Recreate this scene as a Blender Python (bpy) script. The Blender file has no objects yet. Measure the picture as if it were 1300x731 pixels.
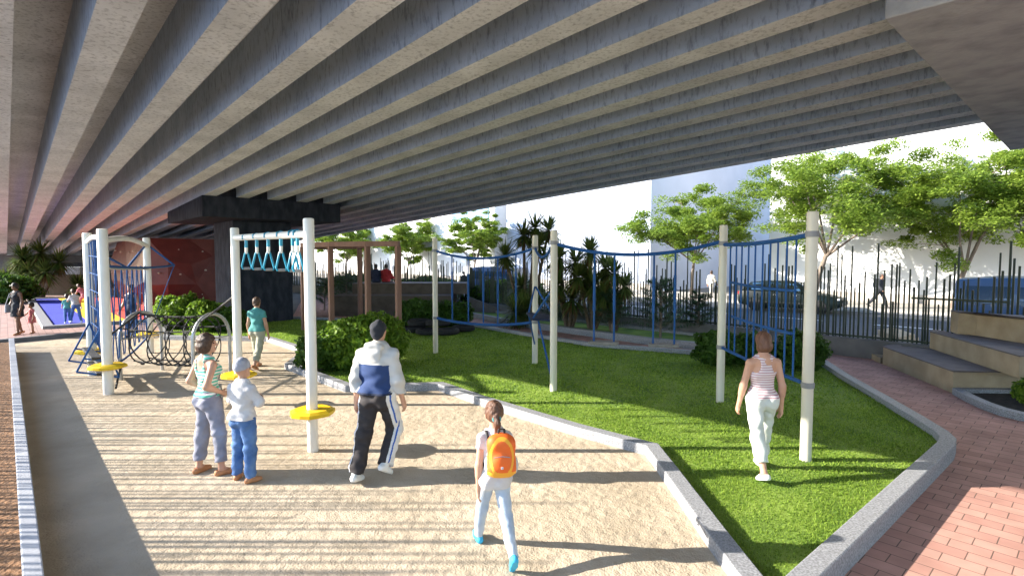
import bpy, bmesh, math, random
import numpy as np
from mathutils import Vector, Matrix
random.seed(7); RNG = np.random.default_rng(11)
R = math.radians
sc = bpy.context.scene
COL = sc.collection
# ------------------------------------------------------------------ frame of the place
F0, CX, CY, CAMZ = 700.0, 650.0, 365.5, 2.5
PIT = math.atan(38.5/700)
P = Vector((.736, .677, 0)).normalized(); D = Vector((-P.y, P.x, 0))   # across / along the flyover
SLOPE = .0452
def g(u, v, z=0.0):
    """where the sight line through a measured photo point meets height z"""
    x = (u-CX)/F0; y = -(v-CY)/F0
    r = Vector((x, math.cos(PIT)+y*math.sin(PIT), -math.sin(PIT)+y*math.cos(PIT)))
    return Vector((0, 0, CAMZ)) + r*((z-CAMZ)/r.z)
def gy(u, v, Y):
    x = (u-CX)/F0; y = -(v-CY)/F0
    r = Vector((x, math.cos(PIT)+y*math.sin(PIT), -math.sin(PIT)+y*math.cos(PIT)))
    return Vector((0, 0, CAMZ)) + r*(Y/r.y)
def gs(u, s, z=0.0):
    """ground point on the line 's across' seen in column u"""
    k = (u-CX)/F0/math.cos(PIT); y = s/(k*P.x+P.y)
    return Vector((k*y, y, z))
def W(s, t, z=0.0):
    p = P*s + D*t; return Vector((p.x, p.y, z))
# ------------------------------------------------------------------ materials
def nd(nt, t, **kw):
    n = nt.nodes.new(t)
    for k, v in kw.items(): setattr(n, k, v)
    return n
def mat(name, c, rough=.7, c2=None, scale=6, detail=6, bump=0, bscale=40, metal=0, stretch=None, lo=.35, hi=.65, spec=.4, coat=0, bdist=.02):
    m = bpy.data.materials.new(name); m.use_nodes = True; nt = m.node_tree; b = nt.nodes['Principled BSDF']
    b.inputs['Base Color'].default_value = (*c, 1); b.inputs['Roughness'].default_value = rough
    b.inputs['Metallic'].default_value = metal; b.inputs['Specular IOR Level'].default_value = spec
    if coat: b.inputs['Coat Weight'].default_value = coat
    tc = nd(nt, 'ShaderNodeTexCoord'); src = tc.outputs['Object']
    if stretch:
        mp = nd(nt, 'ShaderNodeMapping'); mp.inputs['Scale'].default_value = stretch
        nt.links.new(src, mp.inputs[0]); src = mp.outputs[0]
    if c2:
        n = nd(nt, 'ShaderNodeTexNoise'); n.inputs['Scale'].default_value = scale; n.inputs['Detail'].default_value = detail
        nt.links.new(src, n.inputs['Vector'])
        r = nd(nt, 'ShaderNodeValToRGB'); r.color_ramp.elements[0].position = lo; r.color_ramp.elements[1].position = hi
        r.color_ramp.elements[0].color = (*c, 1); r.color_ramp.elements[1].color = (*c2, 1)
        nt.links.new(n.outputs['Fac'], r.inputs[0]); nt.links.new(r.outputs[0], b.inputs['Base Color'])
    if bump:
        n2 = nd(nt, 'ShaderNodeTexNoise'); n2.inputs['Scale'].default_value = bscale; n2.inputs['Detail'].default_value = 5
        nt.links.new(src, n2.inputs['Vector'])
        bp = nd(nt, 'ShaderNodeBump'); bp.inputs['Strength'].default_value = bump; bp.inputs['Distance'].default_value = bdist
        nt.links.new(n2.outputs['Fac'], bp.inputs['Height']); nt.links.new(bp.outputs[0], b.inputs['Normal'])
    return m
def leaf_mat(name, c1, c2, trans=.35, rough=.5):
    m = bpy.data.materials.new(name); m.use_nodes = True; nt = m.node_tree; b = nt.nodes['Principled BSDF']; out = nt.nodes['Material Output']
    ge = nd(nt, 'ShaderNodeNewGeometry'); r = nd(nt, 'ShaderNodeValToRGB')
    r.color_ramp.elements[0].color = (*c1, 1); r.color_ramp.elements[1].color = (*c2, 1)
    nt.links.new(ge.outputs['Random Per Island'], r.inputs[0]); nt.links.new(r.outputs[0], b.inputs['Base Color'])
    b.inputs['Roughness'].default_value = rough; b.inputs['Specular IOR Level'].default_value = .25
    t = nd(nt, 'ShaderNodeBsdfTranslucent'); nt.links.new(r.outputs[0], t.inputs[0])
    mx = nd(nt, 'ShaderNodeMixShader'); mx.inputs[0].default_value = trans
    nt.links.new(b.outputs[0], mx.inputs[1]); nt.links.new(t.outputs[0], mx.inputs[2]); nt.links.new(mx.outputs[0], out.inputs[0])
    return m
def stripe_mat(name, c1, c2, freq, duty=.5, wob=.01):
    m = mat(name, c1, .85); nt = m.node_tree; b = nt.nodes['Principled BSDF']
    tc = nd(nt, 'ShaderNodeTexCoord'); sp = nd(nt, 'ShaderNodeSeparateXYZ'); nt.links.new(tc.outputs['Object'], sp.inputs[0])
    n = nd(nt, 'ShaderNodeTexNoise'); n.inputs['Scale'].default_value = 8; nt.links.new(tc.outputs['Object'], n.inputs['Vector'])
    ma = nd(nt, 'ShaderNodeMath', operation='MULTIPLY_ADD'); nt.links.new(n.outputs['Fac'], ma.inputs[0]); ma.inputs[1].default_value = wob; nt.links.new(sp.outputs['Z'], ma.inputs[2])
    mu = nd(nt, 'ShaderNodeMath', operation='MULTIPLY'); nt.links.new(ma.outputs[0], mu.inputs[0]); mu.inputs[1].default_value = freq
    fr = nd(nt, 'ShaderNodeMath', operation='FRACT'); nt.links.new(mu.outputs[0], fr.inputs[0])
    gt = nd(nt, 'ShaderNodeMath', operation='GREATER_THAN'); nt.links.new(fr.outputs[0], gt.inputs[0]); gt.inputs[1].default_value = duty
    mx = nd(nt, 'ShaderNodeMix', data_type='RGBA'); nt.links.new(gt.outputs[0], mx.inputs['Factor'])
    mx.inputs['A'].default_value = (*c1, 1); mx.inputs['B'].default_value = (*c2, 1); nt.links.new(mx.outputs['Result'], b.inputs['Base Color'])
    return m
def mask_mat(name, cols, rough=.85, c_noise=.0):
    """cloth panels of different dye: attribute 'panel' 0..n-1 picks the colour"""
    m = mat(name, cols[0], rough); nt = m.node_tree; b = nt.nodes['Principled BSDF']
    a = nd(nt, 'ShaderNodeAttribute'); a.attribute_name = 'panel'; prev = None
    for i, c in enumerate(cols[1:]):
        gt = nd(nt, 'ShaderNodeMath', operation='GREATER_THAN'); nt.links.new(a.outputs['Fac'], gt.inputs[0]); gt.inputs[1].default_value = i+.5
        mx = nd(nt, 'ShaderNodeMix', data_type='RGBA'); nt.links.new(gt.outputs[0], mx.inputs['Factor'])
        if prev: nt.links.new(prev, mx.inputs['A'])
        else: mx.inputs['A'].default_value = (*cols[0], 1)
        mx.inputs['B'].default_value = (*c, 1); prev = mx.outputs['Result']
    nt.links.new(prev, b.inputs['Base Color'])
    return m
def brick_mat(name, c1, c2, mortar, w, h, rot):
    m = mat(name, c1, .85); nt = m.node_tree; b = nt.nodes['Principled BSDF']
    tc = nd(nt, 'ShaderNodeTexCoord'); mp = nd(nt, 'ShaderNodeMapping'); mp.inputs['Rotation'].default_value = (0, 0, rot)
    nt.links.new(tc.outputs['Object'], mp.inputs[0])
    br = nd(nt, 'ShaderNodeTexBrick'); nt.links.new(mp.outputs[0], br.inputs['Vector'])
    br.inputs['Color1'].default_value = (*c1, 1); br.inputs['Color2'].default_value = (*c2, 1); br.inputs['Mortar'].default_value = (*mortar, 1)
    br.inputs['Scale'].default_value = 1; br.inputs['Mortar Size'].default_value = .005; br.inputs['Mortar Smooth'].default_value = .3
    br.inputs['Brick Width'].default_value = w; br.inputs['Row Height'].default_value = h; br.inputs['Bias'].default_value = -.2
    n = nd(nt, 'ShaderNodeTexNoise'); n.inputs['Scale'].default_value = 3; n.inputs['Detail'].default_value = 8; nt.links.new(tc.outputs['Object'], n.inputs['Vector'])
    n3 = nd(nt, 'ShaderNodeTexNoise'); n3.inputs['Scale'].default_value = 60; n3.inputs['Detail'].default_value = 3; nt.links.new(tc.outputs['Object'], n3.inputs['Vector'])
    mr = nd(nt, 'ShaderNodeMapRange'); mr.inputs[3].default_value = .6; mr.inputs[4].default_value = 1.35; nt.links.new(n.outputs['Fac'], mr.inputs[0])
    mx = nd(nt, 'ShaderNodeMix', data_type='RGBA', blend_type='MULTIPLY'); mx.inputs['Factor'].default_value = 1
    nt.links.new(br.outputs['Color'], mx.inputs['A']); nt.links.new(mr.outputs[0], mx.inputs['B']); nt.links.new(mx.outputs['Result'], b.inputs['Base Color'])
    su = nd(nt, 'ShaderNodeMath', operation='MULTIPLY_ADD'); nt.links.new(n3.outputs['Fac'], su.inputs[0]); su.inputs[1].default_value = .25
    iv = nd(nt, 'ShaderNodeMath', operation='SUBTRACT'); iv.inputs[0].default_value = 1; nt.links.new(br.outputs['Fac'], iv.inputs[1]); nt.links.new(iv.outputs[0], su.inputs[2])
    bp = nd(nt, 'ShaderNodeBump'); bp.inputs['Strength'].default_value = .6; bp.inputs['Distance'].default_value = .006
    nt.links.new(su.outputs[0], bp.inputs['Height']); nt.links.new(bp.outputs[0], b.inputs['Normal'])
    return m
def sand_mat():
    m = mat('sand', (.40, .33, .24), .95, (.50, .415, .31), 1.3, 9, spec=.1); nt = m.node_tree; b = nt.nodes['Principled BSDF']
    tc = nd(nt, 'ShaderNodeTexCoord')
    def noise(s, d):
        n = nd(nt, 'ShaderNodeTexNoise'); n.inputs['Scale'].default_value = s; n.inputs['Detail'].default_value = d; nt.links.new(tc.outputs['Object'], n.inputs['Vector']); return n.outputs['Fac']
    b1 = nd(nt, 'ShaderNodeBump'); b1.inputs['Strength'].default_value = .45; b1.inputs['Distance'].default_value = .06; nt.links.new(noise(7.5, 3), b1.inputs['Height'])
    b2 = nd(nt, 'ShaderNodeBump'); b2.inputs['Strength'].default_value = .5; b2.inputs['Distance'].default_value = .012; nt.links.new(noise(60, 4), b2.inputs['Height'])
    nt.links.new(b1.outputs[0], b2.inputs['Normal']); nt.links.new(b2.outputs[0], b.inputs['Normal'])
    return m
def concrete_mat(name='beam_concrete', ca=(.52, .525, .525), cb=(.67, .675, .675)):
    """board-marked concrete with pores and streaks"""
    m = mat(name, ca, .85, cb, 1.2, 10, stretch=(1, 1, .5)); nt = m.node_tree; b = nt.nodes['Principled BSDF']
    tc = nd(nt, 'ShaderNodeTexCoord'); mp = nd(nt, 'ShaderNodeMapping'); mp.inputs['Scale'].default_value = (1, 1, .3); nt.links.new(tc.outputs['Object'], mp.inputs[0])
    n = nd(nt, 'ShaderNodeTexNoise'); n.inputs['Scale'].default_value = 17; n.inputs['Detail'].default_value = 7; n.inputs['Roughness'].default_value = .65; nt.links.new(mp.outputs[0], n.inputs['Vector'])
    r = nd(nt, 'ShaderNodeValToRGB'); r.color_ramp.elements[0].position = .30; r.color_ramp.elements[1].position = .5
    r.color_ramp.elements[0].color = (.36, .36, .37, 1); r.color_ramp.elements[1].color = (1, 1, 1, 1); nt.links.new(n.outputs['Fac'], r.inputs[0])
    mx = nd(nt, 'ShaderNodeMix', data_type='RGBA', blend_type='MULTIPLY'); mx.inputs['Factor'].default_value = .8
    old = b.inputs['Base Color'].links[0].from_socket; nt.links.new(old, mx.inputs['A']); nt.links.new(r.outputs[0], mx.inputs['B']); nt.links.new(mx.outputs['Result'], b.inputs['Base Color'])
    bp = nd(nt, 'ShaderNodeBump'); bp.inputs['Strength'].default_value = .5; bp.inputs['Distance'].default_value = .012; nt.links.new(n.outputs['Fac'], bp.inputs['Height']); nt.links.new(bp.outputs[0], b.inputs['Normal'])
    return m
M = dict(
    sand=sand_mat(), conc=concrete_mat(), web=concrete_mat('blue_grey_shade_concrete', (.34, .40, .475), (.42, .48, .55)),  # web: cool shade of the beam sides put into the concrete colour
    capc=mat('grey_cap_concrete', (.21, .225, .25), .9, (.32, .335, .365), 3, 12, .5, 18, lo=.3, hi=.6),
    slate=mat('slate_cladding', (.020, .024, .034), .9, (.04, .045, .06), 5, 8, .5, 30, stretch=(1, 1, .4), spec=.08),
    granite=mat('granite', (.17, .17, .18), .6, (.36, .37, .39), 55, 9, .25, 110, lo=.36, hi=.68),
    wallcap=mat('low_wall_render', (.26, .27, .30), .85, (.34, .35, .38), 4, 6, .2, 50),
    mulch=mat('bark_mulch', (.10, .05, .022), .95, (.28, .14, .06), 25, 8, 1, 30, bdist=.04),
    soil=mat('soil', (.02, .016, .013), .95, (.045, .035, .028), 12, 6, .8, 30, bdist=.04),
    turf=mat('turf', (.07, .15, .016), .95, (.25, .35, .05), 1.4, 13, .5, 45, lo=.28, hi=.72, bdist=.02),
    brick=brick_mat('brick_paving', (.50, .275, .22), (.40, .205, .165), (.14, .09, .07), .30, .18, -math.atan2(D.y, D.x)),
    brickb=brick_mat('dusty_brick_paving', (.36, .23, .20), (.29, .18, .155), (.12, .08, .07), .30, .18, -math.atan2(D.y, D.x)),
    asphalt=mat('asphalt', (.045, .05, .062), .9, (.06, .066, .08), 2, 8, .3, 80),
    pave=mat('pavement_slab', (.38, .34, .3), .9, (.46, .42, .37), 3, 6),
    sidebounce=mat('slate_blue_bounce', (.26, .31, .39), .9, (.32, .37, .45), .6, 8),  # blue-grey chosen to reflect cool fill light upwards
    earth=mat('earth', (.12, .11, .1), .95, (.18, .16, .14), .4, 8),
    paint=mat('road_paint', (.8, .8, .8), .7, (.66, .66, .66), 6, 6),
    white=mat('white_powder_coat', (.72, .69, .63), .38, (.78, .75, .69), 1.5, 5, .05, 40),
    post=mat('cream_powder_coat', (.56, .515, .43), .42, (.62, .575, .48), 1.5, 5, .05, 40),
    yellow=mat('yellow_rubber', (.78, .52, .02), .45, (.72, .46, .01), 5, 4),
    rope=mat('blue_rope', (.010, .065, .22), .8, (.016, .095, .29), 60, 3, .5, 200),
    ring=mat('teal_plastic', (.015, .24, .38), .35, (.02, .28, .42), 8, 3),
    black=mat('black_rope', (.018, .018, .02), .7, (.03, .03, .032), 50, 3, .4, 200),
    steel=mat('galvanised_steel', (.42, .42, .42), .4, (.52, .52, .52), 9, 5, metal=.6),
    plank=mat('grey_plank', (.16, .15, .14), .8, (.22, .2, .19), 12, 6, .2, 60),
    pergola=mat('brown_timber', (.19, .1, .075), .7, (.25, .135, .1), 6, 8, .3, 40, stretch=(1, 1, .15)),
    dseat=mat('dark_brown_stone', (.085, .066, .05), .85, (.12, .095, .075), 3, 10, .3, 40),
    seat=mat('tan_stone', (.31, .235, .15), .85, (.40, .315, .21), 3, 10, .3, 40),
    tread=mat('brown_tread', (.12, .1, .1), .8, (.16, .135, .135), 4, 8, .2, 60),
    fwall=mat('grey_wall', (.12, .12, .125), .85, (.17, .17, .175), 2, 8, .3, 40),
    rod=mat('dark_green_rod', (.018, .03, .02), .6, (.03, .045, .028), 5, 4),
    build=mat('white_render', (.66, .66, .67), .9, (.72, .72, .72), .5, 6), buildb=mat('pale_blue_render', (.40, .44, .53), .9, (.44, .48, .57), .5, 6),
    bglass=mat('blue_glass', (.12, .25, .42), .12, (.16, .3, .48), .6, 3),
    climb=mat('dark_red_panel', (.10, .022, .02), .45, (.14, .033, .028), 2, 6, .3, 12),
    hold=mat('climbing_hold', (.45, .4, .36), .6, (.5, .45, .4), 20, 3),
    blue=mat('blue_rubber', (.03, .045, .42), .8, (.035, .055, .47), 3, 8, .3, 90),
    yelr=mat('yellow_rubber_floor', (.72, .46, .01), .8, (.78, .5, .02), 3, 8, .3, 90),
    redr=mat('red_rubber', (.52, .05, .035), .8, (.58, .065, .045), 3, 8, .3, 90),
    brownwall=mat('brown_boards', (.13, .1, .075), .85, (.18, .14, .105), 4, 8, .3, 30, stretch=(1, 1, .2)),
    bark=mat('bark', (.14, .105, .08), .9, (.24, .19, .15), 8, 8, .8, 20, stretch=(1, 1, .3), bdist=.03),
    palmbark=mat('palm_bark', (.10, .07, .045), .95, (.17, .12, .08), 14, 6, .8, 25, bdist=.03),
    leaf=leaf_mat('street_tree_leaf', (.09, .16, .014), (.30, .40, .06), .5),
    bush=leaf_mat('bush_leaf', (.07, .15, .014), (.22, .34, .035), .5),
    dbush=leaf_mat('dark_bush_leaf', (.03, .075, .010), (.075, .15, .018), .35),
    needle=leaf_mat('needle', (.03, .07, .03), (.075, .13, .06), .25),
    palm=leaf_mat('palm_blade', (.05, .10, .02), (.17, .20, .05), .35),
    dry=leaf_mat('dry_palm_blade', (.13, .075, .03), (.2, .13, .05), .2),
    grass=leaf_mat('grass_blade', (.085, .175, .018), (.34, .47, .07), .55, .8),
    skin=mat('skin', (.50, .27, .18), .5, (.54, .30, .20), 8, 3), skin_d=mat('tanned_skin', (.36, .18, .11), .5, (.4, .2, .125), 8, 3),
    skin_k=mat('dark_skin', (.17, .085, .05), .5, (.2, .1, .06), 8, 3),
    hair=mat('brown_hair', (.045, .022, .013), .5, (.085, .045, .026), 30, 6, .6, 90, stretch=(1, 1, .15)),
    hair_r=mat('auburn_hair', (.09, .038, .022), .5, (.15, .07, .04), 30, 6, .6, 90, stretch=(1, 1, .15)),
    hair_k=mat('black_hair', (.012, .01, .01), .5, (.025, .02, .018), 30, 6, .5, 90),
    jean=mat('blue_denim', (.035, .095, .26), .9, (.12, .22, .42), 5, 8, .3, 150),
    pale_jean=mat('pale_denim', (.3, .38, .5), .9, (.55, .6, .66), 4, 8, .3, 150),
    grey_jean=mat('grey_denim', (.2, .2, .25), .9, (.3, .3, .36), 5, 8, .3, 150),
    offwhite=mat('white_cotton', (.52, .49, .49), .9, (.6, .57, .56), 7, 6, .3, 60), greyknit=mat('grey_knit', (.33, .33, .38), .95, (.4, .4, .45), 20, 5, .5, 150),
    khaki=mat('khaki_cotton', (.36, .36, .28), .9, (.43, .43, .34), 6, 6, .2, 80), pantw=mat('white_trousers', (.55, .56, .52), .9, (.62, .63, .59), 5, 6, .2, 80),
    teal=mat('teal_cotton', (.07, .27, .27), .9, (.1, .33, .32), 6, 5), dark=mat('charcoal_cloth', (.02, .022, .028), .9, (.035, .037, .045), 8, 5),
    navy=mat('navy_cloth', (.015, .022, .05), .9, (.022, .03, .065), 8, 5), redc=mat('red_cloth', (.26, .015, .02), .9, (.32, .025, .03), 8, 5),
    pinkc=mat('pink_cloth', (.5, .14, .15), .9, (.6, .2, .2), 14, 5), beige=mat('beige_cloth', (.5, .44, .36), .9, (.56, .5, .42), 8, 5),
    sandal=mat('tan_leather', (.40, .17, .07), .6, (.48, .22, .1), 10, 4), shoe_b=mat('bright_blue_shoe', (.04, .38, .62), .7, (.06, .45, .7), 8, 4),
    shoe_w=mat('white_shoe', (.7, .68, .64), .6, (.76, .74, .7), 8, 4), shoe_k=mat('black_shoe', (.02, .02, .022), .5, (.03, .03, .03), 8, 4),
    orange=mask_mat('orange_nylon', [(.78, .13, .015), (.8, .36, .03), (.45, .45, .46)], .6),
    carpaint=mat('dark_green_car_paint', (.005, .010, .011), .35, (.008, .014, .015), 3, 3, spec=.2), vanpaint=mat('blue_van_paint', (.03, .085, .2), .3, (.035, .095, .22), 2, 3, coat=.6),
    glass=mat('car_glass', (.015, .05, .10), .1, (.02, .06, .12), 1, 2, spec=.8), tyre=mat('tyre_rubber', (.014, .014, .015), .85, (.022, .022, .023), 20, 4, .3, 60),
    rim=mat('alloy_rim', (.5, .5, .52), .3, (.56, .56, .58), 10, 3, metal=.7), lampm=mat('lamp_lens', (.6, .6, .62), .1, (.66, .66, .68), 8, 3), grey=mat('grey_plastic', (.2, .2, .21), .6, (.25, .25, .26), 9, 4),
)
# ------------------------------------------------------------------ objects
def tag(o, label=None, cat=None, group=None, kind=None):
    if label: o['label'] = label
    if cat: o['category'] = cat
    if group: o['group'] = group
    if kind: o['kind'] = kind
    return o
def empty(name, loc=(0, 0, 0), rz=0):
    o = bpy.data.objects.new(name, None); COL.objects.link(o); o.location = loc; o.rotation_euler = (0, 0, rz); o.empty_display_size = .2; return o
def link(name, me, m, parent=None, smooth=False):
    o = bpy.data.objects.new(name, me); COL.objects.link(o)
    if m: me.materials.append(m)
    if parent: o.parent = parent
    if smooth: me.polygons.foreach_set('use_smooth', [True]*len(me.polygons))
    return o
def np_mesh(name, V, Fq, m, parent=None, smooth=False):
    V = np.asarray(V, dtype=np.float32); Fq = np.asarray(Fq, dtype=np.int32); n, k = Fq.shape
    me = bpy.data.meshes.new(name); me.vertices.add(len(V)); me.vertices.foreach_set('co', V.ravel())
    me.loops.add(n*k); me.loops.foreach_set('vertex_index', Fq.ravel())
    me.polygons.add(n); me.polygons.foreach_set('loop_start', np.arange(n, dtype=np.int32)*k)
    me.update(calc_edges=True); me.validate()
    return link(name, me, m, parent, smooth)
def copy_tree(o, parent=None):
    c = o.copy(); COL.objects.link(c)
    if parent: c.parent = parent
    for ch in list(o.children): copy_tree(ch, c)
    return c
class MB:
    def __init__(s): s.v = []; s.f = []
    def add(s, vs, fs):
        b = len(s.v); s.v += [tuple(v) for v in vs]; s.f += [tuple(i+b for i in f) for f in fs]; return s
    def box(s, c, d, rz=0, rot=None):
        Mx = rot or Matrix.Rotation(rz, 3, 'Z'); c = Vector(c); h = Vector(d)/2
        vs = [c+Mx@Vector((x*h.x, y*h.y, z*h.z)) for x, y, z in [(-1,-1,-1),(1,-1,-1),(1,1,-1),(-1,1,-1),(-1,-1,1),(1,-1,1),(1,1,1),(-1,1,1)]]
        return s.add(vs, [(0,3,2,1),(4,5,6,7),(0,1,5,4),(1,2,6,5),(2,3,7,6),(3,0,4,7)])
    def tube(s, pts, r, n=8, closed=False, cap=True):
        pts = [Vector(p) for p in pts]; k = len(pts); rs = r if hasattr(r, '__len__') else [r]*k
        vs = []; ref = None
        for i, p in enumerate(pts):
            a = pts[(i-1) % k] if (i > 0 or closed) else p; b = pts[(i+1) % k] if (i < k-1 or closed) else p
            t = (b-a); t = t.normalized() if t.length > 1e-9 else Vector((0, 0, 1))
            if ref is None: ref = Vector((0, 0, 1)) if abs(t.z) < .9 else Vector((1, 0, 0))
            x = (ref - t*ref.dot(t)); x = x.normalized() if x.length > 1e-6 else t.orthogonal().normalized()
            ref = x; y = t.cross(x)
            vs += [p+(x*math.cos(2*math.pi*j/n)+y*math.sin(2*math.pi*j/n))*rs[i] for j in range(n)]
        fs = []
        for i in range(k if closed else k-1):
            i2 = (i+1) % k
            for j in range(n): fs.append((i*n+j, i*n+(j+1) % n, i2*n+(j+1) % n, i2*n+j))
        if cap and not closed: fs += [tuple(reversed(range(n))), tuple((k-1)*n+j for j in range(n))]
        return s.add(vs, fs)
    def cyl(s, a, b, r0, r1=None, n=16): return s.tube([a, b], [r0, r0 if r1 is None else r1], n)
    def prism(s, poly, z0, z1):
        n = len(poly); A = sum(poly[i][0]*poly[(i+1) % n][1]-poly[(i+1) % n][0]*poly[i][1] for i in range(n))
        if A < 0: poly = poly[::-1]
        vs = [(p[0], p[1], z0) for p in poly]+[(p[0], p[1], z1) for p in poly]
        return s.add(vs, [tuple(reversed(range(n))), tuple(range(n, 2*n))]+[(i, (i+1) % n, n+(i+1) % n, n+i) for i in range(n)])
    def sheet(s, poly, z):
        n = len(poly); A = sum(poly[i][0]*poly[(i+1) % n][1]-poly[(i+1) % n][0]*poly[i][1] for i in range(n))
        if A < 0: poly = poly[::-1]
        return s.add([(p[0], p[1], z) for p in poly], [tuple(range(n))])
    def loft(s, rings, cap=True):
        n = len(rings[0]); b = [p for r in rings for p in r]
        fs = [(i*n+j, i*n+(j+1) % n, (i+1)*n+(j+1) % n, (i+1)*n+j) for i in range(len(rings)-1) for j in range(n)]
        if cap: fs += [tuple(reversed(range(n))), tuple((len(rings)-1)*n+j for j in range(n))]
        return s.add(b, fs)
    def lathe(s, prof, o=(0, 0, 0), n=20):
        o = Vector(o); rings = [[o+Vector((r*math.cos(2*math.pi*j/n), r*math.sin(2*math.pi*j/n), z)) for j in range(n)] for r, z in prof]
        return s.loft(rings)
    def build(s, name, m, parent=None, smooth=False, bevel=0):
        me = bpy.data.meshes.new(name); me.from_pydata(s.v, [], s.f); me.update()
        o = link(name, me, m, parent, smooth)
        if bevel:
            b = o.modifiers.new('bevel', 'BEVEL'); b.width = bevel; b.segments = 2; b.limit_method = 'ANGLE'; b.angle_limit = R(40)
        if smooth:
            try: me.set_sharp_from_angle(angle=R(40))
            except Exception: pass
        return o
def struct(name, mb, m, bevel=0): return tag(mb.build(name, m, None, False, bevel), kind='structure')
def inset(poly, w):
    """mitred inward offset of a closed polygon"""
    n = len(poly); poly = [Vector((p[0], p[1])) for p in poly]
    A = sum(poly[i].x*poly[(i+1) % n].y-poly[(i+1) % n].x*poly[i].y for i in range(n)); sg = 1 if A > 0 else -1
    out = []
    for i in range(n):
        a, b, c = poly[i-1], poly[i], poly[(i+1) % n]
        n1 = Vector((-(b-a).y, (b-a).x)).normalized()*sg; n2 = Vector((-(c-b).y, (c-b).x)).normalized()*sg
        bis = n1+n2; bis = bis/max(.35, bis.length_squared/2) if bis.length > 1e-6 else n1
        out.append(b+bis*w)
    return out
def ring_wall(mb, outer, inner, z0, z1):
    n = len(outer); vs = [(p[0], p[1], z) for z in (z0, z1) for p in outer]+[(p[0], p[1], z) for z in (z0, z1) for p in inner]
    fs = []
    for i in range(n):
        j = (i+1) % n
        fs += [(i, j, n+j, n+i), (2*n+j, 2*n+i, 3*n+i, 3*n+j), (n+i, n+j, 3*n+j, 3*n+i)]
    mb.add(vs, fs)
def in_poly(X, Y, poly):
    r = np.zeros(len(X), bool); n = len(poly)
    for i in range(n):
        x1, y1 = poly[i][0], poly[i][1]; x2, y2 = poly[(i+1) % n][0], poly[(i+1) % n][1]
        if y1 == y2: continue
        c = ((y1 > Y) != (y2 > Y)) & (X < (x2-x1)*(Y-y1)/(y2-y1)+x1); r ^= c
    return r
# ------------------------------------------------------------------ ground and setting
ring_px = [(205,426),(338,428),(386,443),(361,461),(438,489),(514,488),(556,487),(605,504),(728,541),(820,565),(842,595),(908,688),(940,731),(982,789),
           (1041,731),(1205,571),(1212,564),(1214.5,556),(1205,547),(1175,529),(1124,500),(1080,476),(1050,457),(880,444),(753,434.5),(660,420),(593,409),(455,404),(385,401.5),(200,402)]
KT = .13
ring = [g(u, v, KT).xy for u, v in ring_px]
ring_in = inset(ring, .18)
mid = inset(ring, .09)
big = 400
struct('ground', MB().sheet([(-big, -big), (big, -big), (big, big), (-big, big)], -.14), M['earth'])
i_tip = 13
wl = .12                                                  # low wall line, across
far_edge = [g(5, 433, 0).xy, g(116, 424, 0).xy, g(206, 424, 0).xy]
sand_poly = [W(wl, -5).xy, W(wl, 19.6).xy]+far_edge+[mid[i] for i in range(0, i_tip+1)]+[W(6, -5).xy]
struct('sand', MB().sheet(sand_poly, 0), M['sand'])
kb = MB(); ring_wall(kb, ring, ring_in, -.13, KT); struct('lawn_kerb', kb, M['granite'], .012)
struct('lawn', MB().sheet(mid, .03), M['turf'])
# right-hand and rear brick walk
bw = [mid[i] for i in range(i_tip, len(mid)-2)]+[g(372, 401, -.07).xy, W(16.2, 40).xy, W(16.2, -6).xy, W(7, -6).xy]
struct('brick_path', MB().sheet(bw, -.07), M['brick'])
# far left raised brick square
fk = [g(-60, 436, .12).xy, g(5, 430, .12).xy, g(116, 420, .12).xy, g(206, 421, .12).xy, g(200, 404, .12).xy, W(9.5, 25.9).xy, W(9.5, 62).xy, W(-14, 62).xy, W(-14, 20).xy]
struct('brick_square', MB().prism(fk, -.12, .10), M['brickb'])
ek = MB()
for a, b in zip(fk[:3], fk[1:4]):
    d = (b-a).normalized(); nrm = Vector((-d.y, d.x)); c = (a+b)/2 - nrm*.11
    ek.box((c.x, c.y, .005), ((b-a).length, .2, .25), math.atan2(d.y, d.x))
struct('square_kerb', ek, M['fwall'], .01)
# rubber play pad
pad_t0, pad_t1 = 24.2, 41.5
pk = MB(); po = [W(.86, pad_t0).xy, W(6.1, pad_t0).xy, W(6.1, pad_t1).xy, W(.86, pad_t1).xy]; ring_wall(pk, po, inset(po, .3), .0, .2); struct('play_pad_kerb', pk, M['granite'], .012)
pt = MB(); 
for nm, s0, s1, mm in (('blue_rubber_floor', 1.1, 2.2, 'blue'), ('yellow_rubber_floor', 2.2, 3.3, 'yelr'), ('red_rubber_floor', 3.3, 6.0, 'redr')):
    struct(nm, MB().sheet([W(s0, pad_t0+.2).xy, W(s1, pad_t0+.2).xy, W(s1, pad_t1-.2).xy, W(s0, pad_t1-.2).xy], .15), M[mm])
# low wall beside the camera and the bark bed behind it
lw = MB(); lw.box(W(wl-.055, 6.9, .12), (25.4, .11, .52), math.atan2(D.y, D.x)); tag(lw.build('low_wall', M['wallcap'], None, False, .01), 'long low grey rendered wall along the left edge of the sand, under slatted shade', 'wall')
struct('bark_bed', MB().sheet([W(-5, -6).xy, W(.02, -6).xy, W(.02, 19.5).xy, W(-5, 19.5).xy], .29), M['mulch'])
struct('side_bounce_sheet', MB().sheet([W(-60, -40).xy, W(-5, -40).xy, W(-5, 70).xy, W(-60, 70).xy], -.1), M['sidebounce'])  # out-of-view sheet added to bounce light onto soffit and beam sides
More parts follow.
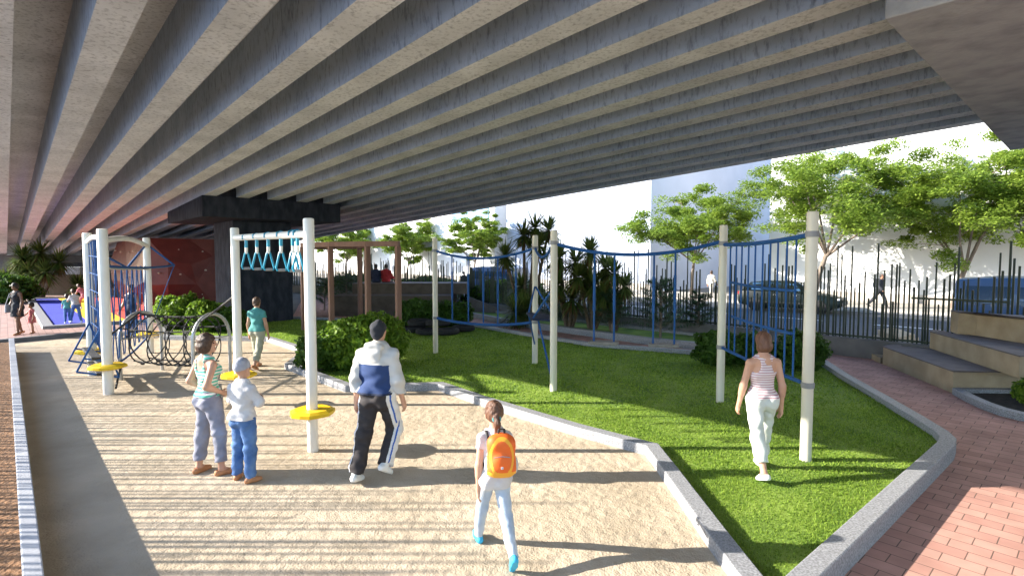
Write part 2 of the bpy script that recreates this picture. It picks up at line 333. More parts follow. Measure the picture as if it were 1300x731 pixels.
# planting bed behind the walk
bed_px = [(640,405),(690,412),(753,420),(818,428.5),(884,435),(1000,441)]
bed = [g(u, v, KT).xy for u, v in bed_px]+[W(16.1, 7.2).xy, W(16.1, 25).xy]
bk = MB(); ring_wall(bk, bed, inset(bed, .22), -.13, KT); struct('bed_kerb', bk, M['granite'], .012)
struct('planting_bed', MB().sheet(inset(bed, .1), .04), M['turf'])
# road, pavements
struct('near_pavement', MB().prism([W(16.55, -40).xy, W(18.6, -40).xy, W(18.6, 140).xy, W(16.55, 140).xy], -.13, .02), M['pave'])
struct('road', MB().sheet([W(18.6, -60).xy, W(31, -60).xy, W(31, 160).xy, W(18.6, 160).xy], -.1), M['asphalt'])
ln = MB()
for s in (19.2, 30.4): ln.sheet([W(s, -40).xy, W(s+.14, -40).xy, W(s+.14, 140).xy, W(s, 140).xy], -.096)
for k in range(-8, 30): ln.sheet([W(24.7, k*4).xy, W(24.85, k*4).xy, W(24.85, k*4+2.2).xy, W(24.7, k*4+2.2).xy], -.096)
struct('road_markings', ln, M['paint'])
struct('far_pavement', MB().prism([W(31, -60).xy, W(36.2, -60).xy, W(36.2, 160).xy, W(31, 160).xy], -.13, .03), M['pave'])
# grass blades
def grass_mesh():
    Vs = []; n_all = 0
    bx0, bx1, by0, by1 = -12, 8, 3, 22
    bm_ = inset(ring, .19)
    for (y0, y1, dens, hgt, w) in ((3, 6.2, 4200, .022, .006), (6.2, 9, 2400, .024, .009), (9, 22, 800, .03, .014)):
        n = int((bx1-bx0)*(y1-y0)*dens); X = RNG.uniform(bx0, bx1, n); Y = RNG.uniform(y0, y1, n)
        k = in_poly(X, Y, bm_); X = X[k]; Y = Y[k]; n = len(X)
        a = RNG.uniform(0, 2*math.pi, n); h = hgt*RNG.uniform(.5, 1.2, n)*(.7+.5*np.sin(X*2.3+np.sin(Y*1.7))**2); lx = RNG.normal(0, .45, n)*h; ly = RNG.normal(0, .45, n)*h
        A = np.stack([X-np.cos(a)*w, Y-np.sin(a)*w, np.full(n, .028)], 1); B = np.stack([X+np.cos(a)*w, Y+np.sin(a)*w, np.full(n, .028)], 1); C_ = np.stack([X+lx, Y+ly, .03+h], 1)
        Vs.append(np.stack([A, B, C_], 1).reshape(-1, 3))
    V = np.concatenate(Vs); return V, np.arange(len(V)).reshape(-1, 3)
V, Fq = grass_mesh(); tag(np_mesh('grass', V, Fq, M['grass']), 'short green grass covering the lawn inside the granite kerb', 'grass', kind='stuff')
# ------------------------------------------------------------------ flyover
HB = 3.0; PITCH = 1.035; BW = .40; DEP = .81; S0 = -1.26; T0, T1 = -26, 78
def soff(t): return CAMZ+HB-SLOPE*t
br = empty('flyover_bridge', W(7.3, 23.1, 0)); tag(br, 'grey concrete flyover of parallel beams sloping down over the playground, with dark slate pier', 'bridge')
def bpart(mb, name, m, bevel=0):
    o = mb.build(name, m, br, False, bevel); o.matrix_parent_inverse = Matrix.Translation(-br.location); return o
def along(mb, s0, s1, za, zb, t0=T0, t1=T1, taper=0):
    r = []
    for t in (t0, t1):
        z = soff(t); r.append([W(s0, t, z+za), W(s1, t, z+za), W(s1+taper, t, z+zb), W(s0-taper, t, z+zb)])
    mb.loft(r)
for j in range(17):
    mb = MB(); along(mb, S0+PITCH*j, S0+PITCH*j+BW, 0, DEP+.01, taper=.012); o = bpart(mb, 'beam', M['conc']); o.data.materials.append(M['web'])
    for f_ in (1, 3): o.data.polygons[f_].material_index = 1  # side faces take the concrete with shade painted in
mb = MB(); along(mb, -1.29, 15.73, DEP, DEP+.3); bpart(mb, 'deck_slab', M['conc'])
for s0 in (-1.29, 15.45):
    mb = MB(); along(mb, s0, s0+.28, DEP+.302, DEP+1.2); bpart(mb, 'parapet', M['conc'])
def caps(s0, s1, t0, t1, zb, mm):
    mb = MB(); rot = math.atan2(D.y, D.x)
    zt = soff(t1)-.004; c = (W(s0, t0)+W(s1, t1))/2
    rings = []
    for t in (t0, t1): rings.append([W(s0, t, zb), W(s1, t, zb), W(s1, t, soff(t)-.004), W(s0, t, soff(t)-.004)])
    mb.loft(rings); o = bpart(mb, 'pier_cap', mm, .015)
    # filler walls between the beams over the cap
    return o
caps(4.9, 9.75, 20.5, 25.8, 3.87, M['slate'])
f2 = MB()
for j in range(17):
    a, b = S0+PITCH*j+BW+.015, S0+PITCH*(j+1)-.015
    a2, b2 = max(a, 4.9), min(b, 9.75)
    if b2-a2 > .05: f2.loft([[W(a2, t, soff(t)-.002), W(b2, t, soff(t)-.002), W(b2, t, soff(t)+.32), W(a2, t, soff(t)+.32)] for t in (20.55, 25.75)])
bpart(f2, 'beam_stop', M['slate'])
caps(6.25, 15.7, -4.0, 1.56, 4.76, M['capc'])
cm = MB(); cm.loft([[W(6.22, 21.9, z), W(8.36, 21.9, z), W(8.36, 24.4, z), W(6.22, 24.4, z)] for z in (-.1, 3.868)]); bpart(cm, 'pier_column', M['slate'], .02)
cm = MB(); cm.loft([[W(10, -2.4, z), W(12.2, -2.4, z), W(12.2, -.2, z), W(10, -.2, z)] for z in (-.1, 4.758)]); bpart(cm, 'pier_column', M['conc'], .02)
# abutment under the far end
ab = MB(); ab.loft([[W(-1.2, 60, z), W(15.6, 60, z), W(15.6, 61, z), W(-1.2, 61, z)] for z in (-.1, soff(61)-.02)]); tag(ab.build('abutment_wall', M['fwall']), 'dark grey concrete wall closing the far low end under the flyover', 'wall')
# ------------------------------------------------------------------ leaves and plants
def quads(Pn, N, sx, sy):
    """leaf quads at points Pn facing N"""
    n = len(Pn); N = N/np.maximum(np.linalg.norm(N, axis=1, keepdims=True), 1e-6)
    r = RNG.normal(size=(n, 3)); T = np.cross(N, r); T /= np.maximum(np.linalg.norm(T, axis=1, keepdims=True), 1e-6); B = np.cross(N, T)
    sx = sx[:, None] if hasattr(sx, 'shape') else sx; sy = sy[:, None] if hasattr(sy, 'shape') else sy
    V = np.stack([Pn-T*sx, Pn-B*sy, Pn+T*sx, Pn+B*sy], 1).reshape(-1, 3)
    return V, np.arange(4*n).reshape(-1, 4)
def blob(n, c, r, lump=.18, shell=.55):
    d = RNG.normal(size=(n, 3)); d /= np.linalg.norm(d, axis=1, keepdims=True)
    ph = RNG.uniform(0, 6, 6); f = 1+lump*(np.sin(d[:, 0]*5+ph[0])*np.sin(d[:, 1]*5+ph[1])+np.sin(d[:, 2]*6+ph[2])*np.sin(d[:, 0]*7+ph[3]))
    q = shell+(1-shell)*RNG.uniform(0, 1, n)**.5
    return np.array(c)+d*(f*q)[:, None]*np.array(r), d
def bush(name, loc, rx, ry, h, n, m, label, cat='bush', group=None, size=.05):
    root = empty(name, loc); tag(root, label, cat, group)
    Vs = []; k = 0
    parts = [((0, 0, h*.5), (rx, ry, h*.52), n//2)]
    for i in range(7):
        a = random.uniform(0, 6.28); parts.append(((math.cos(a)*rx*.5, math.sin(a)*ry*.5, h*random.uniform(.35, .75)), (rx*.48, ry*.48, h*.3), n//14))
    for c, r, q in parts:
        Pn, d = blob(q, c, r); ok = Pn[:, 2] > .01; Pn = Pn[ok]; d = d[ok]
        s = size*RNG.uniform(.6, 1.3, len(Pn)); V, _ = quads(Pn, d+RNG.normal(0, .7, d.shape), s, s*.55); Vs.append(V)
    V = np.concatenate(Vs); np_mesh('foliage', V, np.arange(len(V)).reshape(-1, 4), m, root)
    st = MB()
    for i in range(6):
        a = i*1.05; st.tube([(math.cos(a)*.03, math.sin(a)*.03, -.03), (math.cos(a)*rx*.3, math.sin(a)*ry*.3, h*.3), (math.cos(a)*rx*.55, math.sin(a)*ry*.55, h*.62)], [.018, .012, .005], 5)
    st.build('stem', M['bark'], root, True)
    return root
def tree(loc, H, wid, base_h, lean, seed, label, n_leaf=26000, size=.11, group='street trees beyond the rod fence'):
    n_leaf = int(n_leaf*.78); size *= .92
    rs = random.Random(seed); root = empty('street_tree', loc); tag(root, label, 'tree', group)
    tb = MB(); tips = []
    top = Vector((lean*.4, 0, base_h)); r0 = .0135*H
    tb.tube([(0, 0, -.12), (lean*.12, 0, base_h*.5), top], [r0*1.25, r0, r0*.85], 10)
    nl = 7
    for i in range(nl):
        a = i*2*math.pi/nl+rs.uniform(-.3, .3); el = rs.uniform(.35, 1.25); L = (H-base_h)*rs.uniform(.55, .85)
        dr = Vector((math.cos(a)*math.cos(el)*wid/(H-base_h)*.62, math.sin(a)*math.cos(el)*wid/(H-base_h)*.62, math.sin(el)))
        p1 = top+dr*L*.35+Vector((rs.uniform(-.2, .2), rs.uniform(-.2, .2), .1)); p2 = top+dr*L*.7+Vector((0, 0, .35)); p3 = top+dr*L+Vector((0, 0, .3))
        tb.tube([top-Vector((0, 0, .15)), p1, p2, p3], [r0*.55, r0*.38, r0*.22, r0*.08], 7); tips.append((p3, 1.0)); tips.append((p2, .8))
        for k in range(5):
            f = rs.uniform(.3, 1); b0 = top.lerp(p1, f/.35) if f < .35 else (p1.lerp(p2, (f-.35)/.35) if f < .7 else p2.lerp(p3, (f-.7)/.3))
            a2 = a+rs.uniform(-1.3, 1.3); L2 = wid*rs.uniform(.14, .27)
            q = b0+Vector((math.cos(a2)*L2, math.sin(a2)*L2, rs.uniform(-.05, .5)*L2+.1)); m_ = b0.lerp(q, .5)+Vector((0, 0, .12))
            tb.tube([b0, m_, q], [r0*.16, r0*.1, r0*.03], 5); tips.append((q, .85)); tips.append((m_, .55))
    tb.build('trunk', M['bark'], root, True)
    Vs = []; per = n_leaf//len(tips)
    for p, w in tips:
        rr = wid*.105*w*rs.uniform(.75, 1.25); n = int(per*w*rs.uniform(.7, 1.3))
        # flat layered sprays
        for q in range(3):
            c = np.array([p.x+rs.uniform(-.7, .7)*rr, p.y+rs.uniform(-.7, .7)*rr, p.z+rs.uniform(-.35, .45)*rr]); m_ = n//3
            d = RNG.normal(size=(m_, 3)); d /= np.linalg.norm(d, axis=1, keepdims=True); Pn = c+d*(RNG.uniform(0, 1, m_)**.45)[:, None]*np.array([rr*.85, rr*.85, rr*.3])
            nrm = np.stack([RNG.normal(0, .5, m_), RNG.normal(0, .5, m_), np.ones(m_)], 1); s = size*RNG.uniform(.5, 1.2, m_)
            V, _ = quads(Pn, nrm, s, s*.42); Vs.append(V)
    # loose fill through the crown volume, in clumps
    cz = (base_h*.8+H)/2; rz_ = (H-base_h*.7)/2
    for q in range(70):
        d = RNG.normal(size=3); d /= np.linalg.norm(d); f = RNG.uniform(.35, .97); c = np.array([lean*.55, 0, cz])+d*f*np.array([wid*.46, wid*.46, rz_*.92])
        if c[2] < base_h*.85: continue
        m_ = int(n_leaf/75*RNG.uniform(.5, 1.5)); e = RNG.normal(size=(m_, 3)); e /= np.linalg.norm(e, axis=1, keepdims=True); rr = wid*RNG.uniform(.045, .095)
        Pn = c+e*(RNG.uniform(0, 1, m_)**.5)[:, None]*np.array([rr, rr, rr*.55]); s = size*RNG.uniform(.5, 1.2, m_)
        V, _ = quads(Pn, np.stack([RNG.normal(0, .7, m_), RNG.normal(0, .7, m_), np.ones(m_)], 1), s, s*.42); Vs.append(V)
    V = np.concatenate(Vs); np_mesh('crown', V, np.arange(len(V)).reshape(-1, 4), M['leaf'], root)
    return root
def blades(mbV, c, n, L, w, up0, up1, droop=.5):
    """sword leaves radiating from c"""
    a = RNG.uniform(0, 2*math.pi, n); el = RNG.uniform(up0, up1, n); l = L*RNG.uniform(.7, 1.1, n)
    h = np.stack([np.cos(a), np.sin(a), np.zeros(n)], 1); z = np.array([0, 0, 1.]); side = np.stack([-np.sin(a), np.cos(a), np.zeros(n)], 1)*w
    pts = []
    for f, ww in ((0, .6), (.5, 1), (1, .08)):
        x = l*f*np.cos(el); y = l*f*np.sin(el)-droop*l*f*f*np.cos(el)*.6
        q = c+h*x[:, None]+z*y[:, None]; pts.append((q-side*ww, q+side*ww))
    V = np.stack([pts[0][0], pts[0][1], pts[1][1], pts[1][0], pts[2][1], pts[2][0]], 1)
    mbV.append(V.reshape(-1, 3))
def blade_mesh(name, Vs, m, root):
    V = np.concatenate(Vs); n = len(V)//6; i = np.arange(n)[:, None]*6
    Fq = np.concatenate([i+np.array([[0, 1, 2, 3]]), i+np.array([[3, 2, 4, 5]])], 0); return np_mesh(name, V, Fq, m, root)
def palm(loc, heads, label, group, L=.75, w=.027, trunk_r=.06):
    root = empty('yucca_palm', loc); tag(root, label, 'palm', group); G_, Dr = [], []; tb = MB()
    for hx, hy, hz in heads:
        c = np.array([hx, hy, hz]); blades(G_, c, 190, L, w, -.75, 1.25, .4); blades(Dr, c-np.array([0, 0, .12]), 34, L*.75, w, -1.3, -.3, .3)
        tb.tube([(hx*.15, hy*.15, -.1), (hx*.55, hy*.55, hz*.45), (hx, hy, hz)], [trunk_r*1.2, trunk_r, trunk_r*.8], 8)
    tb.build('trunk', M['palmbark'], root, True); blade_mesh('crown', G_, M['palm'], root); blade_mesh('dead_fronds', Dr, M['dry'], root)
    return root
def pine(loc, h, r, label, group, n=34, m='needle'):
    root = empty('pine_shrub', loc); tag(root, label, 'shrub', group); tb = MB(); Vs = []
    tb.tube([(0, 0, -.08), (.03, 0, h*.5), (0, 0, h*.95)], [.045, .03, .01], 7)
    for i in range(n):
        f = (i+.5)/n; z = h*(.12+.85*f); a = i*2.4; L = r*(1-.65*f)*random.uniform(.7, 1.15)
        e = Vector((math.cos(a)*L, math.sin(a)*L, z+L*random.uniform(.1, .45))); b0 = Vector((0, 0, z)); tb.tube([b0, b0.lerp(e, .5)+Vector((0, 0, .03)), e], [.012, .008, .003], 4)
        for k in range(9):
            q = b0.lerp(e, .25+.75*k/8); blades(Vs, np.array(q), 22, .17, .006, -.4, 1.2, .2)
    tb.build('stem', M['bark'], root, True); blade_mesh('foliage', Vs, M[m], root); return root
# bushes by the sand
gb = 'rounded green bushes on the lawn'
bush('round_bush', g(228, 416, .03), .82, .75, 1.12, 11000, M['bush'], 'large bright green rounded bush before the dark red climbing wall', group=gb, size=.07)
bush('round_bush', g(264, 420, .03), .62, .6, .98, 9000, M['bush'], 'smaller bright green rounded bush between the climbing wall and the dark pier', group=gb, size=.07)
bush('round_bush', g(291, 420, .03), .5, .5, .78, 6000, M['dbush'], 'dark green rounded bush at the foot of the slate pier', group=gb, size=.07)
bush('round_bush', g(407, 470, .03), .5, .5, .8, 8000, M['dbush'], 'small green bush behind the white post with the yellow foot disc', group=gb, size=.05)
bush('round_bush', g(462, 466, .03), .98, .9, 1.15, 22000, M['bush'], 'big leafy bush right behind the man in the hooded top', group=gb, size=.055)
bush('round_bush', g(912, 463, .03), .52, .5, .78, 9000, M['dbush'], 'dark round bush behind the second thin cream post from the right', group=gb, size=.05)
bush('round_bush', g(958, 464, .03), .5, .45, .72, 8000, M['dbush'], 'dark round bush under the rope net, behind the woman in the striped vest', group=gb, size=.05)
bush('round_bush', g(1018, 470, .03), .52, .48, .85, 9000, M['dbush'], 'dark round bush beside the brick path behind the rightmost cream post', group=gb, size=.05)
bush('low_bush', g(533, 414, .03), .85, .7, .95, 9000, M['dbush'], 'dense dark green low bush at the left of the black tyres', group='low bushes by the tyres', size=.06)
bush('low_bush', g(573, 413, .03), .8, .65, .85, 9000, M['dbush'], 'dense dark green low bush at the right of the black tyres', group='low bushes by the tyres', size=.06)
# black tyres
def tyre(u, v, z0, r, tilt, label):
    c = g(u, v, .03); mb = MB(); n = 28; rings = []
    for j in range(n):
        a = 2*math.pi*j/n; rings.append([Vector((math.cos(a)*(r+.085*math.cos(b)), math.sin(a)*(r+.085*math.cos(b)), .095+.095*math.sin(b)*(1 if abs(math.sin(b)) < .9 else .95))) for b in [2*math.pi*k/10 for k in range(10)]])
    rings.append(rings[0]); mb.loft(rings, False); o = mb.build('tyre', M['tyre'], None, True); o.location = (c.x, c.y, .03+z0); o.rotation_euler = (tilt, tilt*.5, 0)
    tag(o, label, 'tyre', 'black tyres on the lawn')
for a in [(525,421,0,.34,0,'black tyre lying flat at the left end of the heap under the low bush'),(545,424,0,.36,0,'black tyre lying flat at the front of the heap, left of centre'),(567,424,0,.34,0,'black tyre lying flat at the front of the heap, right of centre'),
          (588,420,0,.32,0,'black tyre lying flat at the right end of the heap'),(533,420,.2,.33,.06,'black tyre lying on top of the left pair in the heap'),(556,421,.2,.34,-.05,'black tyre lying on top of the middle pair in the heap')]: tyre(*a)
# street trees
def at_s(u, s): return gs(u, s, .02)
tree(at_s(1033, 31.9), 9.9, 10.2, 2.7, 1.6, 3, 'tall spreading street tree with forked trunk behind the rightmost cream post', 46000, .105)
tree(at_s(1211, 33.8), 9.2, 8.4, 1.9, 1.2, 5, 'broad light green street tree leaning by the blue van at the right', 42000, .10)
tree(at_s(1330, 33.8), 9.0, 7.6, 2.4, .4, 15, 'street tree at the right edge with only its left crown in view', 26000, .10)
tree(at_s(878, 33.6), 7.4, 8.6, 2.3, .3, 8, 'light green street tree before the shaded blue building side', 36000, .115)
tree(at_s(601, 33.6), 7.6, 6.6, 2.2, .5, 12, 'smaller street tree at the left end of the white building', 24000, .14)
tree(at_s(516, 33.6), 7.2, 7.4, 2.0, .8, 17, 'street tree behind the pergola and the two seated people', 24000, .16)
tree(at_s(440, 33.6), 7.8, 9.5, 2.0, .2, 21, 'distant street tree showing between the ring frame and the pergola', 24000, .2)
# palms
gp = 'spiky yucca palms in the planting bed'
palm(g(668, 408, .04), [(-.1, 0, 3.3), (.35, .2, 3.6), (.85, 0, 3.5), (-.8, .1, 2.5), (.5, -.2, 2.9), (-.2, .2, 1.3)], 'tallest spiky palm cluster rising above the two close cream posts', gp, .85)
palm(g(722, 415, .04), [(-.35, 0, 2.45), (.25, .2, 2.3), (.6, -.1, 1.7), (-.4, -.1, 1.5), (.1, -.2, 1.0)], 'bushy spiky palm right of the two close cream posts', gp, .85)
palm(g(752, 417, .04), [(-.1, 0, 2.65), (.45, .1, 2.1), (.0, -.2, 1.5), (-.5, 0, 1.8), (.5, -.1, 1.1)], 'spiky palm below the middle of the sagging blue rope', gp, .8)
palm(g(655, 412, .04), [(0, 0, .45), (.3, .2, .5)], 'low spiky palm without trunk at the foot of the tall palms', gp, .9)
palm(g(779, 420, .04), [(0, 0, 1.95), (.35, 0, 1.5), (-.3, .1, 1.2)], 'short spiky palm at the right end of the palm row', gp, .75)
palm(g(50, 377, .12), [(-.9, 0, 2.35), (.2, 0, 2.65), (1.15, .2, 2.1), (-.3, -.3, 1.6), (.7, -.3, 1.5)], 'dark spiky palm clump beyond the play pad under the flyover', 'spiky palms beyond the play pad', 1.15, .04)
palm(g(24, 377, .12), [(0, 0, 1.5), (-.7, 0, 1.1), (.5, .2, 1.9)], 'yellow-green spiky palm at the far left under the flyover', 'spiky palms beyond the play pad', 1.1, .04)
palm(g(100, 376, .12), [(0, 0, .6)], 'small low spiky palm by the brown board wall', 'spiky palms beyond the play pad', 1.1, .04)
bush('dark_hedge', g(6, 384, .12), 1.5, 1.2, 1.4, 7000, M['dbush'], 'dark leafy hedge at the far left edge beside the brick square', 'hedge', size=.11)
gq = 'dark pine shrubs in the planting bed'
pine(g(777, 421, .04), 1.35, .85, 'wide dark pine shrub in front of the spiky palms', gq, 30)
pine(g(838, 430, .04), 1.75, 1.0, 'tall dark pine shrub beside the right swing plank', gq, 40)
pine(g(885, 425, .04), 1.3, .9, 'dark pine shrub behind the second thin cream post from the right', gq, 28)
pine(g(705, 412, .04), .9, .6, 'small dark pine shrub at the foot of the bushy palms', gq, 20)
pine(g(440, 396, -.05), 1.6, 1.2, 'dark shrub seen between the pergola posts', gq, 30)
pine(g(412, 393, -.05), 1.5, 1.2, 'dark shrub left of the pergola front post', gq, 30)
for u, w, lab in ((640, 1.3, 'clipped dark hedge between the tall palm and the blue van'), (540, 1.5, 'clipped dark hedge behind the brown stepped seat'), (455, 1.6, 'clipped dark hedge behind the pergola')):
    c = gs(u, 17.6, .02); bush('clipped_hedge', c, w*1.5, w*.8, 1.35, 9000, M['dbush'], lab, 'hedge', 'hedges behind the rod fence', .1)
# ------------------------------------------------------------------ rod fences
def fence(name, s, t0, t1, base, label, hmin, hmax, step, r, near_first=True):
    root = empty(name, W(s, (t0+t1)/2, 0)); tag(root, label, 'fence')
    inv = Matrix.Translation(-root.location); rod = MB().cyl((0, 0, 0), (0, 0, 1), 1, 1, 6)
    rods = []; t = t0; rs = random.Random(4)
    while t < t1:
        q = rs.random(); h = hmin+(hmax-hmin)*(q*.85 if q < .8 else .45+.55*rs.random()); rods.append((s+rs.uniform(-.05, .05), t, h, r*rs.uniform(.8, 1.15))); t += step*rs.uniform(.55, 1.5)
    return root, inv, rods
fr, inv, rods = fence('rod_fence', 16.3, -1.5, 45, .4, 'long fence of uneven dark green upright rods on a low grey wall by the road', .9, 2.5, .078, .023)
proto = None
stuff = MB()
order = sorted(rods, key=lambda q: abs(q[1]-3))
for i, (s, t, h, r) in enumerate(order):
    if i < 100:
        if proto is None:
            proto = MB().cyl((0, 0, 0), (0, 0, 1), 1, .92, 8).build('rod', M['rod'], fr); o = proto
        else:
            o = proto.copy(); COL.objects.link(o); o.parent = fr
        p = W(s, t, .4)-fr.location; o.location = p; o.scale = (r, r, h)
    else: stuff.cyl(W(s, t, .4), W(s, t, .4+h), r, r*.92, 6)
o = stuff.build('rods', M['rod'], fr); o.matrix_parent_inverse = inv; o['kind'] = 'stuff'
rl = MB(); rl.box(W(16.3, 21.75, .46), (46.5, .05, .05), math.atan2(D.y, D.x)); o = rl.build('bottom_rail', M['rod'], fr); o.matrix_parent_inverse = inv
rl = MB(); rl.box(W(16.24, 2.4, 1.52), (1.75, .05, .045), math.atan2(D.y, D.x)); o = rl.build('middle_rail', M['rod'], fr); o.matrix_parent_inverse = inv
wb = MB(); wb.box(W(16.3, 21.75, .14), (46.5, .34, .54), math.atan2(D.y, D.x)); o = wb.build('plinth_wall', M['fwall'], fr, False, .012); o.matrix_parent_inverse = inv
# fence on the sun side, left of the picture: its rods stripe the sand
fl, inv, rods = fence('shade_fence', -3.2, -7, 24, .4, 'dense fence of uneven upright rods left of the low wall, striping the sand with shade', 1.5, 4.1, .09, .019)
m_ = MB()
for s, t, h, r in rods: m_.cyl(W(s, t, .35), W(s, t, .35+h), r, r*.9, 6)
o = m_.build('rods', M['rod'], fl); o.matrix_parent_inverse = inv; o['kind'] = 'stuff'
m_ = MB(); m_.box(W(-3.2, 8.5, .42), (31, .06, .06), math.atan2(D.y, D.x)); o = m_.build('bottom_rail', M['rod'], fl); o.matrix_parent_inverse = inv
# ------------------------------------------------------------------ buildings
def building(s0, s1, ta, tb, h, m, label, rows=0):
    root = empty('building', W((s0+s1)/2, (ta+tb)/2, 0)); tag(root, label, 'building'); inv = Matrix.Translation(-root.location)
    mb = MB(); mb.prism([W(s0, ta).xy, W(s1, ta).xy, W(s1, tb).xy, W(s0, tb).xy], -.12, h); o = mb.build('wall', m, root); o.matrix_parent_inverse = inv
    mb = MB(); mb.prism([W(s0-.15, ta-.15).xy, W(s1+.15, ta-.15).xy, W(s1+.15, tb+.15).xy, W(s0-.15, tb+.15).xy], h+.002, h+.35); o = mb.build('roof', M['fwall'], root); o.matrix_parent_inverse = inv
    mb = MB(); mb.prism([W(s0-.05, ta+.01).xy, W(s0-.003, ta+.01).xy, W(s0-.003, tb-.01).xy, W(s0-.05, tb-.01).xy], -.11, .5); o = mb.build('plinth', M['pave'], root); o.matrix_parent_inverse = inv
    return root, inv
def tt(u, s): q = gs(u, s); return q.dot(D)
building(36.2, 60, -45, tt(975, 36.2), 19, M['build'], 'tall plain white sunlit building behind the large street trees at the right')
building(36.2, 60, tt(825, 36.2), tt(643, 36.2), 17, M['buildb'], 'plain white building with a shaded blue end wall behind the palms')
rt, inv = building(36.2, 56, tt(628, 36.2), tt(560, 36.2)+6, 13, M['build'], 'distant pale building with blue glass behind the small street tree')
mb = MB(); a, b = tt(626, 36.2), tt(575, 36.2)
mb.prism([W(36.12, a+.6).xy, W(36.19, a+.6).xy, W(36.19, b).xy, W(36.12, b).xy], 6.2, 9.5); o = mb.build('window', M['bglass'], rt); o.matrix_parent_inverse = inv
building(36.2, 60, tt(548, 36.2), tt(470, 36.2)+30, 12, M['build'], 'far white building behind the pergola and the seated people')
building(38, 60, tt(400, 38)-5, tt(385, 38)+60, 14, M['build'], 'farthest white building glimpsed right of the dark pier')
# ------------------------------------------------------------------ stone seats, steps, planters
def tiers(name, label, polys, cat='seat', sm='seat'):
    root = empty(name, polys[0][0][0].to_3d()); tag(root, label, cat); inv = Matrix.Translation(-root.location)
    for poly, z0, z1 in polys:
        mb = MB(); mb.prism(poly, z0, z1-.03); o = mb.build('tier', M[sm], root, False, .008); o.matrix_parent_inverse = inv
        mb = MB(); mb.prism(inset(poly, -.012), z1-.028, z1); o = mb.build('tread', M['tread'], root, False, .006); o.matrix_parent_inverse = inv
    return root
zB = -.07
A1, B1, C1 = g(1120.5, 462, zB).xy, g(1209, 499, zB).xy, g(1293, 500, zB).xy
A2, B2 = g(1180, 442, .365).xy, g(1293, 480, .365).xy
A3, B3 = g(1206, 420.5, .775).xy, g(1300, 436, .775).xy
X2 = W(15.95, 1.0).xy
bk1 = A1.lerp(X2, .0)
tiers('stepped_seat', 'large tan stone seat rising in three steps beside the brick path at the right', [
    ([A1, B1, C1, C1+Vector((1.6, .9)), W(15.9, -.2).xy, W(15.9, 3.4).xy, g(1166, 447, zB).xy], -.1, .365),
    ([A2, B2, B2+Vector((1.8, .6)), W(15.85, -.1).xy, W(15.85, 2.4).xy, A2+Vector((.5, .45))], .367, .775),
    ([A3, B3, B3+Vector((.3, -2.2)), B3+Vector((2.5, -2.0)), W(15.8, .0).xy, W(15.8, 2.3).xy], .777, 1.285)])
st = empty('garden_steps', g(1100, 452, zB)); tag(st, 'short flight of tan stone steps between the rod fence wall and the stepped seat', 'steps'); inv = Matrix.Translation(-st.location)
a, b = g(1092, 448, zB).xy, A1+Vector((-.02, .05)); dv = Vector((.82, .57))
for k in range(4):
    o_ = dv*(.34*k); q = [a+o_, b+o_, b+o_+dv*(.34 if k < 3 else 1.0), a+o_+dv*(.34 if k < 3 else 1.0)]
    mb = MB(); mb.prism(q, -.1, -.07+.14*(k+1)); o = mb.build('step', M['seat'], st, False, .008); o.matrix_parent_inverse = inv
# curved planter at right
pl = empty('curved_planter', g(1270, 520, zB)); tag(pl, 'low curved granite planter of dark soil at the foot of the stepped seat', 'planter'); inv = Matrix.Translation(-pl.location)
cv = [g(1209, 492, .05), g(1225, 501, .05), g(1245, 510, .05), g(1268, 518, .05), g(1295, 524.5, .05), g(1330, 529, .05), g(1390, 533, .05)]
pp = [c.xy for c in cv]+[C1+Vector((1.6, .3)), C1+Vector((0, -.02)), B1+Vector((.05, -.02))]
mb = MB(); ring_wall(mb, pp, inset(pp, .16), -.1, .05); o = mb.build('rim', M['granite'], pl, False, .012); o.matrix_parent_inverse = inv
mb = MB(); mb.sheet(inset(pp, .1), -.02); o = mb.build('soil', M['soil'], pl); o.matrix_parent_inverse = inv
bush('planter_shrub', g(1306, 512, .0), .22, .22, .42, 2500, M['bush'], 'small bright green shrub in the curved planter at the right edge', 'shrub', size=.04)
# brown stepped seat in the middle distance
def xy(u, v, z): return g(u, v, z).xy
y0 = 25.0
X0, X1_ = (447-650)/700*y0, (592-650)/700*y0
tiers('stepped_seat', 'brown stone seat of two steps behind the pergola with two people on top', [
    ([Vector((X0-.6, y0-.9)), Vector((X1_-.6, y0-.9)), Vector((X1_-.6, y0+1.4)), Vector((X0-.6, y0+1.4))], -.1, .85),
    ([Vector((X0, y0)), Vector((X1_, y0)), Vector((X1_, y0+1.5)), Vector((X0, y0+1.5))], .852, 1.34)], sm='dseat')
mb = MB(); mb.loft([[Vector((X1_+.02, y0+.1, z)), Vector((X1_+1.9, y0-.8, z2)), Vector((X1_+1.9, y0-.6, z2)), Vector((X1_+.02, y0+.3, z))] for z, z2 in ((-.1, -.1), (.75, .1))]); tag(mb.build('ramp_wall', M['tread']), 'low brown wall sloping down from the right end of the distant stepped seat', 'wall')
